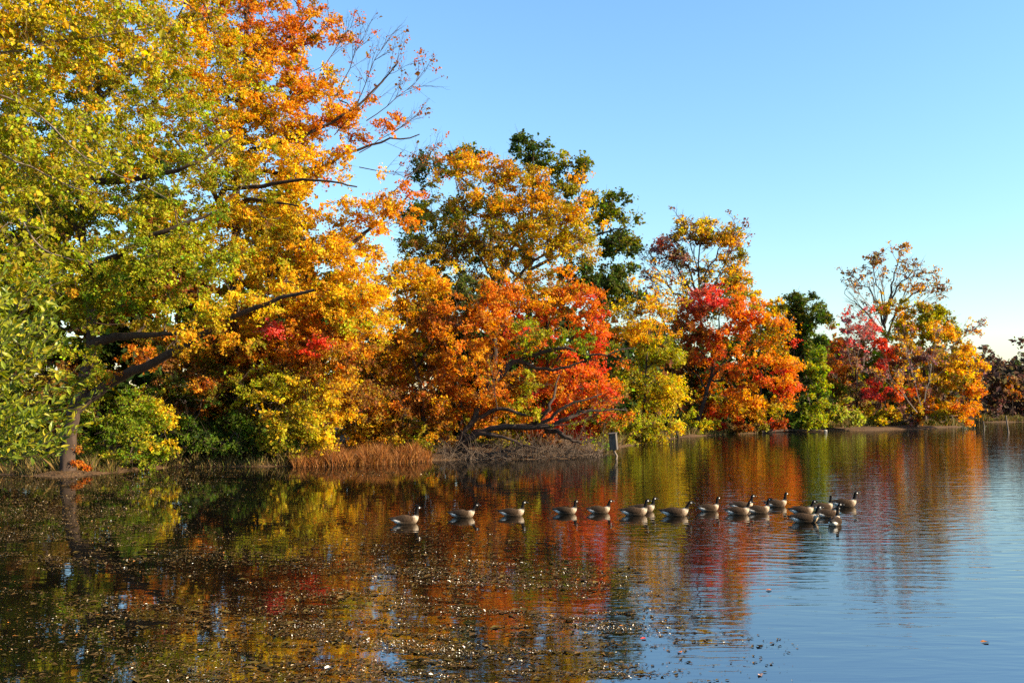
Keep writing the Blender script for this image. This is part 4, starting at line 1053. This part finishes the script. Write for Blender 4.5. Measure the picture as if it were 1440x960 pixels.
def nest_box():
    Yb = 51.4; x = (866 - PX0) / F * Yb
    mw = plain_material('weathered_board', (0.045, 0.036, 0.028), (0.15, 0.125, 0.10), 9, 0.85, 0.4, (3, 3, 0.4))
    mdark, nt, out = mat_new('hole_shade'); p = N(nt, 'ShaderNodeBsdfPrincipled'); p.inputs['Base Color'].default_value = (0.01, 0.008, 0.007, 1); nt.links.new(p.outputs[0], out.inputs[0])
    root = empty('nest_box', (x, Yb, 0)); root.rotation_euler.y = math.radians(-5); tag(root, 'grey wooden nest box on a crooked post standing in the water', 'nest box')
    path = catmull([(0.0, 0, -0.7), (0.03, 0, 0.0), (0.06, 0, 0.18), (-0.02, 0, 0.38), (-0.06, 0.05, 0.62), (-0.06, 0.08, 1.0)], 5)
    v, f = skin_path(path, np.full(len(path), 0.062), 8, 0.06, np.random.default_rng(2))
    obj_from('post', np_mesh('post', v, f, M_BARK_PALE, smooth=True), root)
    cz = 0.98; w, d, h, t = 0.40, 0.34, 0.90, 0.03
    rz = math.radians(-20)
    def put(name, me, lx, ly, lz, parent=root, rot=(0, 0, 0)):
        o = obj_from(name, me, parent)
        c, s = math.cos(rz), math.sin(rz)
        o.location = (-0.05 + lx * c - ly * s, 0.0 + lx * s + ly * c, cz + lz); o.rotation_euler = (rot[0], rot[1], rz + rot[2])
        return o
    put('side_panel', box_mesh('side_panel', t, d, h, mw), w / 2 - t / 2, 0, 0)
    put('side_panel', box_mesh('side_panel', t, d, h, mw), -w / 2 + t / 2, 0, 0)
    put('back_panel', box_mesh('back_panel', w - 2 * t - .004, t, h - .004, mw), 0, d / 2 - t / 2, 0)
    fp = put('front_panel', box_mesh('front_panel', w - 2 * t - .004, t, h - .004, mw), 0, -d / 2 + t / 2 - 0.004, 0)
    put('floor_panel', box_mesh('floor_panel', w - 2 * t - .01, d - 2 * t - .01, t, mw), 0, 0, -h / 2 + 0.04)
    put('roof', box_mesh('roof', w + 0.07, d + 0.10, 0.035, mw), 0, -0.02, h / 2 + 0.025, rot=(math.radians(6), 0, 0))
    K = 18; hv = [(0.062 * math.cos(i / K * 6.2832), yy, 0.05 * math.sin(i / K * 6.2832)) for yy in (-0.004, 0.012) for i in range(K)]
    hf = [tuple(range(K - 1, -1, -1)), tuple(range(K, 2 * K))] + [(i, (i + 1) % K, K + (i + 1) % K, K + i) for i in range(K)]
    hf[0] = tuple(range(K))
    hole = obj_from('entrance_hole', py_mesh('entrance_hole', hv, hf, mdark), fp); hole.location = (0, -t / 2 - 0.006, 0.24)  # dark disc on the solid panel, painted shade of the opening
nest_box()

def stake(px, py, hpx, lean, label, r):
    Y = depth_on_water(py); x = (px - PX0) / F * Y; h = hpx / F * Y
    path = catmull([(0, 0, -0.6), (0, 0, 0), (lean * h * 0.5, 0, h * 0.5), (lean * h * 1.1, 0, h)], 4)
    v, f = skin_path(path, np.linspace(r, r * 0.7, len(path)), 7, 0.08, np.random.default_rng(4))
    o = obj_from('stake', np_mesh('stake', v, f, M_BARK_PALE, smooth=True)); o.location = (x, Y, 0)
    tag(o, label, 'stake', 'stakes in the water')
stake(1418, 609, 25, -0.13, 'taller pale stake leaning in the water before the far wood', 0.085)
stake(1384, 604, 12, -0.08, 'short pale stake left of the taller leaning one', 0.07)

def rock(px, Y, size, label, seed):
    r = np.random.default_rng(seed); x = (px - PX0) / F * Y
    import bmesh
    bm = bmesh.new(); bmesh.ops.create_icosphere(bm, subdivisions=2, radius=1.0)
    for v in bm.verts:
        k = 1 + 0.22 * float(noise3(np.array(v.co), 2.0, seed)); v.co = (v.co.x * size * k, v.co.y * size * 0.7 * k, v.co.z * size * 0.55 * k)
    me = bpy.data.meshes.new('rock'); bm.to_mesh(me); bm.free()
    me.materials.append(plain_material('pale_stone', (0.3, 0.28, 0.25), (0.6, 0.57, 0.52), 4, 0.9, 0.4))
    o = obj_from('rock', me); o.location = (x, Y, 0.08); tag(o, label, 'rock')
rock(1161, 91.2, 0.17, 'small pale rock at the water edge below the vine column', 4)

def log(pts, rad, label, mat):
    p = np.array(pts); o0 = p[0].copy()
    path = catmull(p, 6)
    v, f = skin_path(path, np.linspace(rad, rad * 0.6, len(path)), 9, 0.08, np.random.default_rng(6))
    o = obj_from('log', np_mesh('log', v, f, mat, smooth=True, origin=o0)); o.location = o0; tag(o, label, 'log')
def wp(px, Y, z): return ((px - PX0) / F * Y, Y, z)
log([wp(1070, 87.9, .1), wp(1110, 90.3, .16), wp(1155, 90.8, .1)], 0.16, 'dark fallen log along the waterline left of the pale rock', M_BARK)
def rope():
    p = np.array([W(247, 452, 39), W(248, 470, 39), W(248, 479, 39), W(244, 484, 39), W(249, 487, 39), W(252, 482, 39), W(248, 479, 39)])
    path = catmull(p, 5); v, f = skin_path(path, np.full(len(path), 0.012), 5)
    o = obj_from('hanging_cord', np_mesh('hanging_cord', v, f, M_TWIG_GREY, smooth=True, origin=p[0])); o.location = p[0]
    tag(o, 'thin looped cord hanging from the low limb of the big left maple', 'cord')
rope()
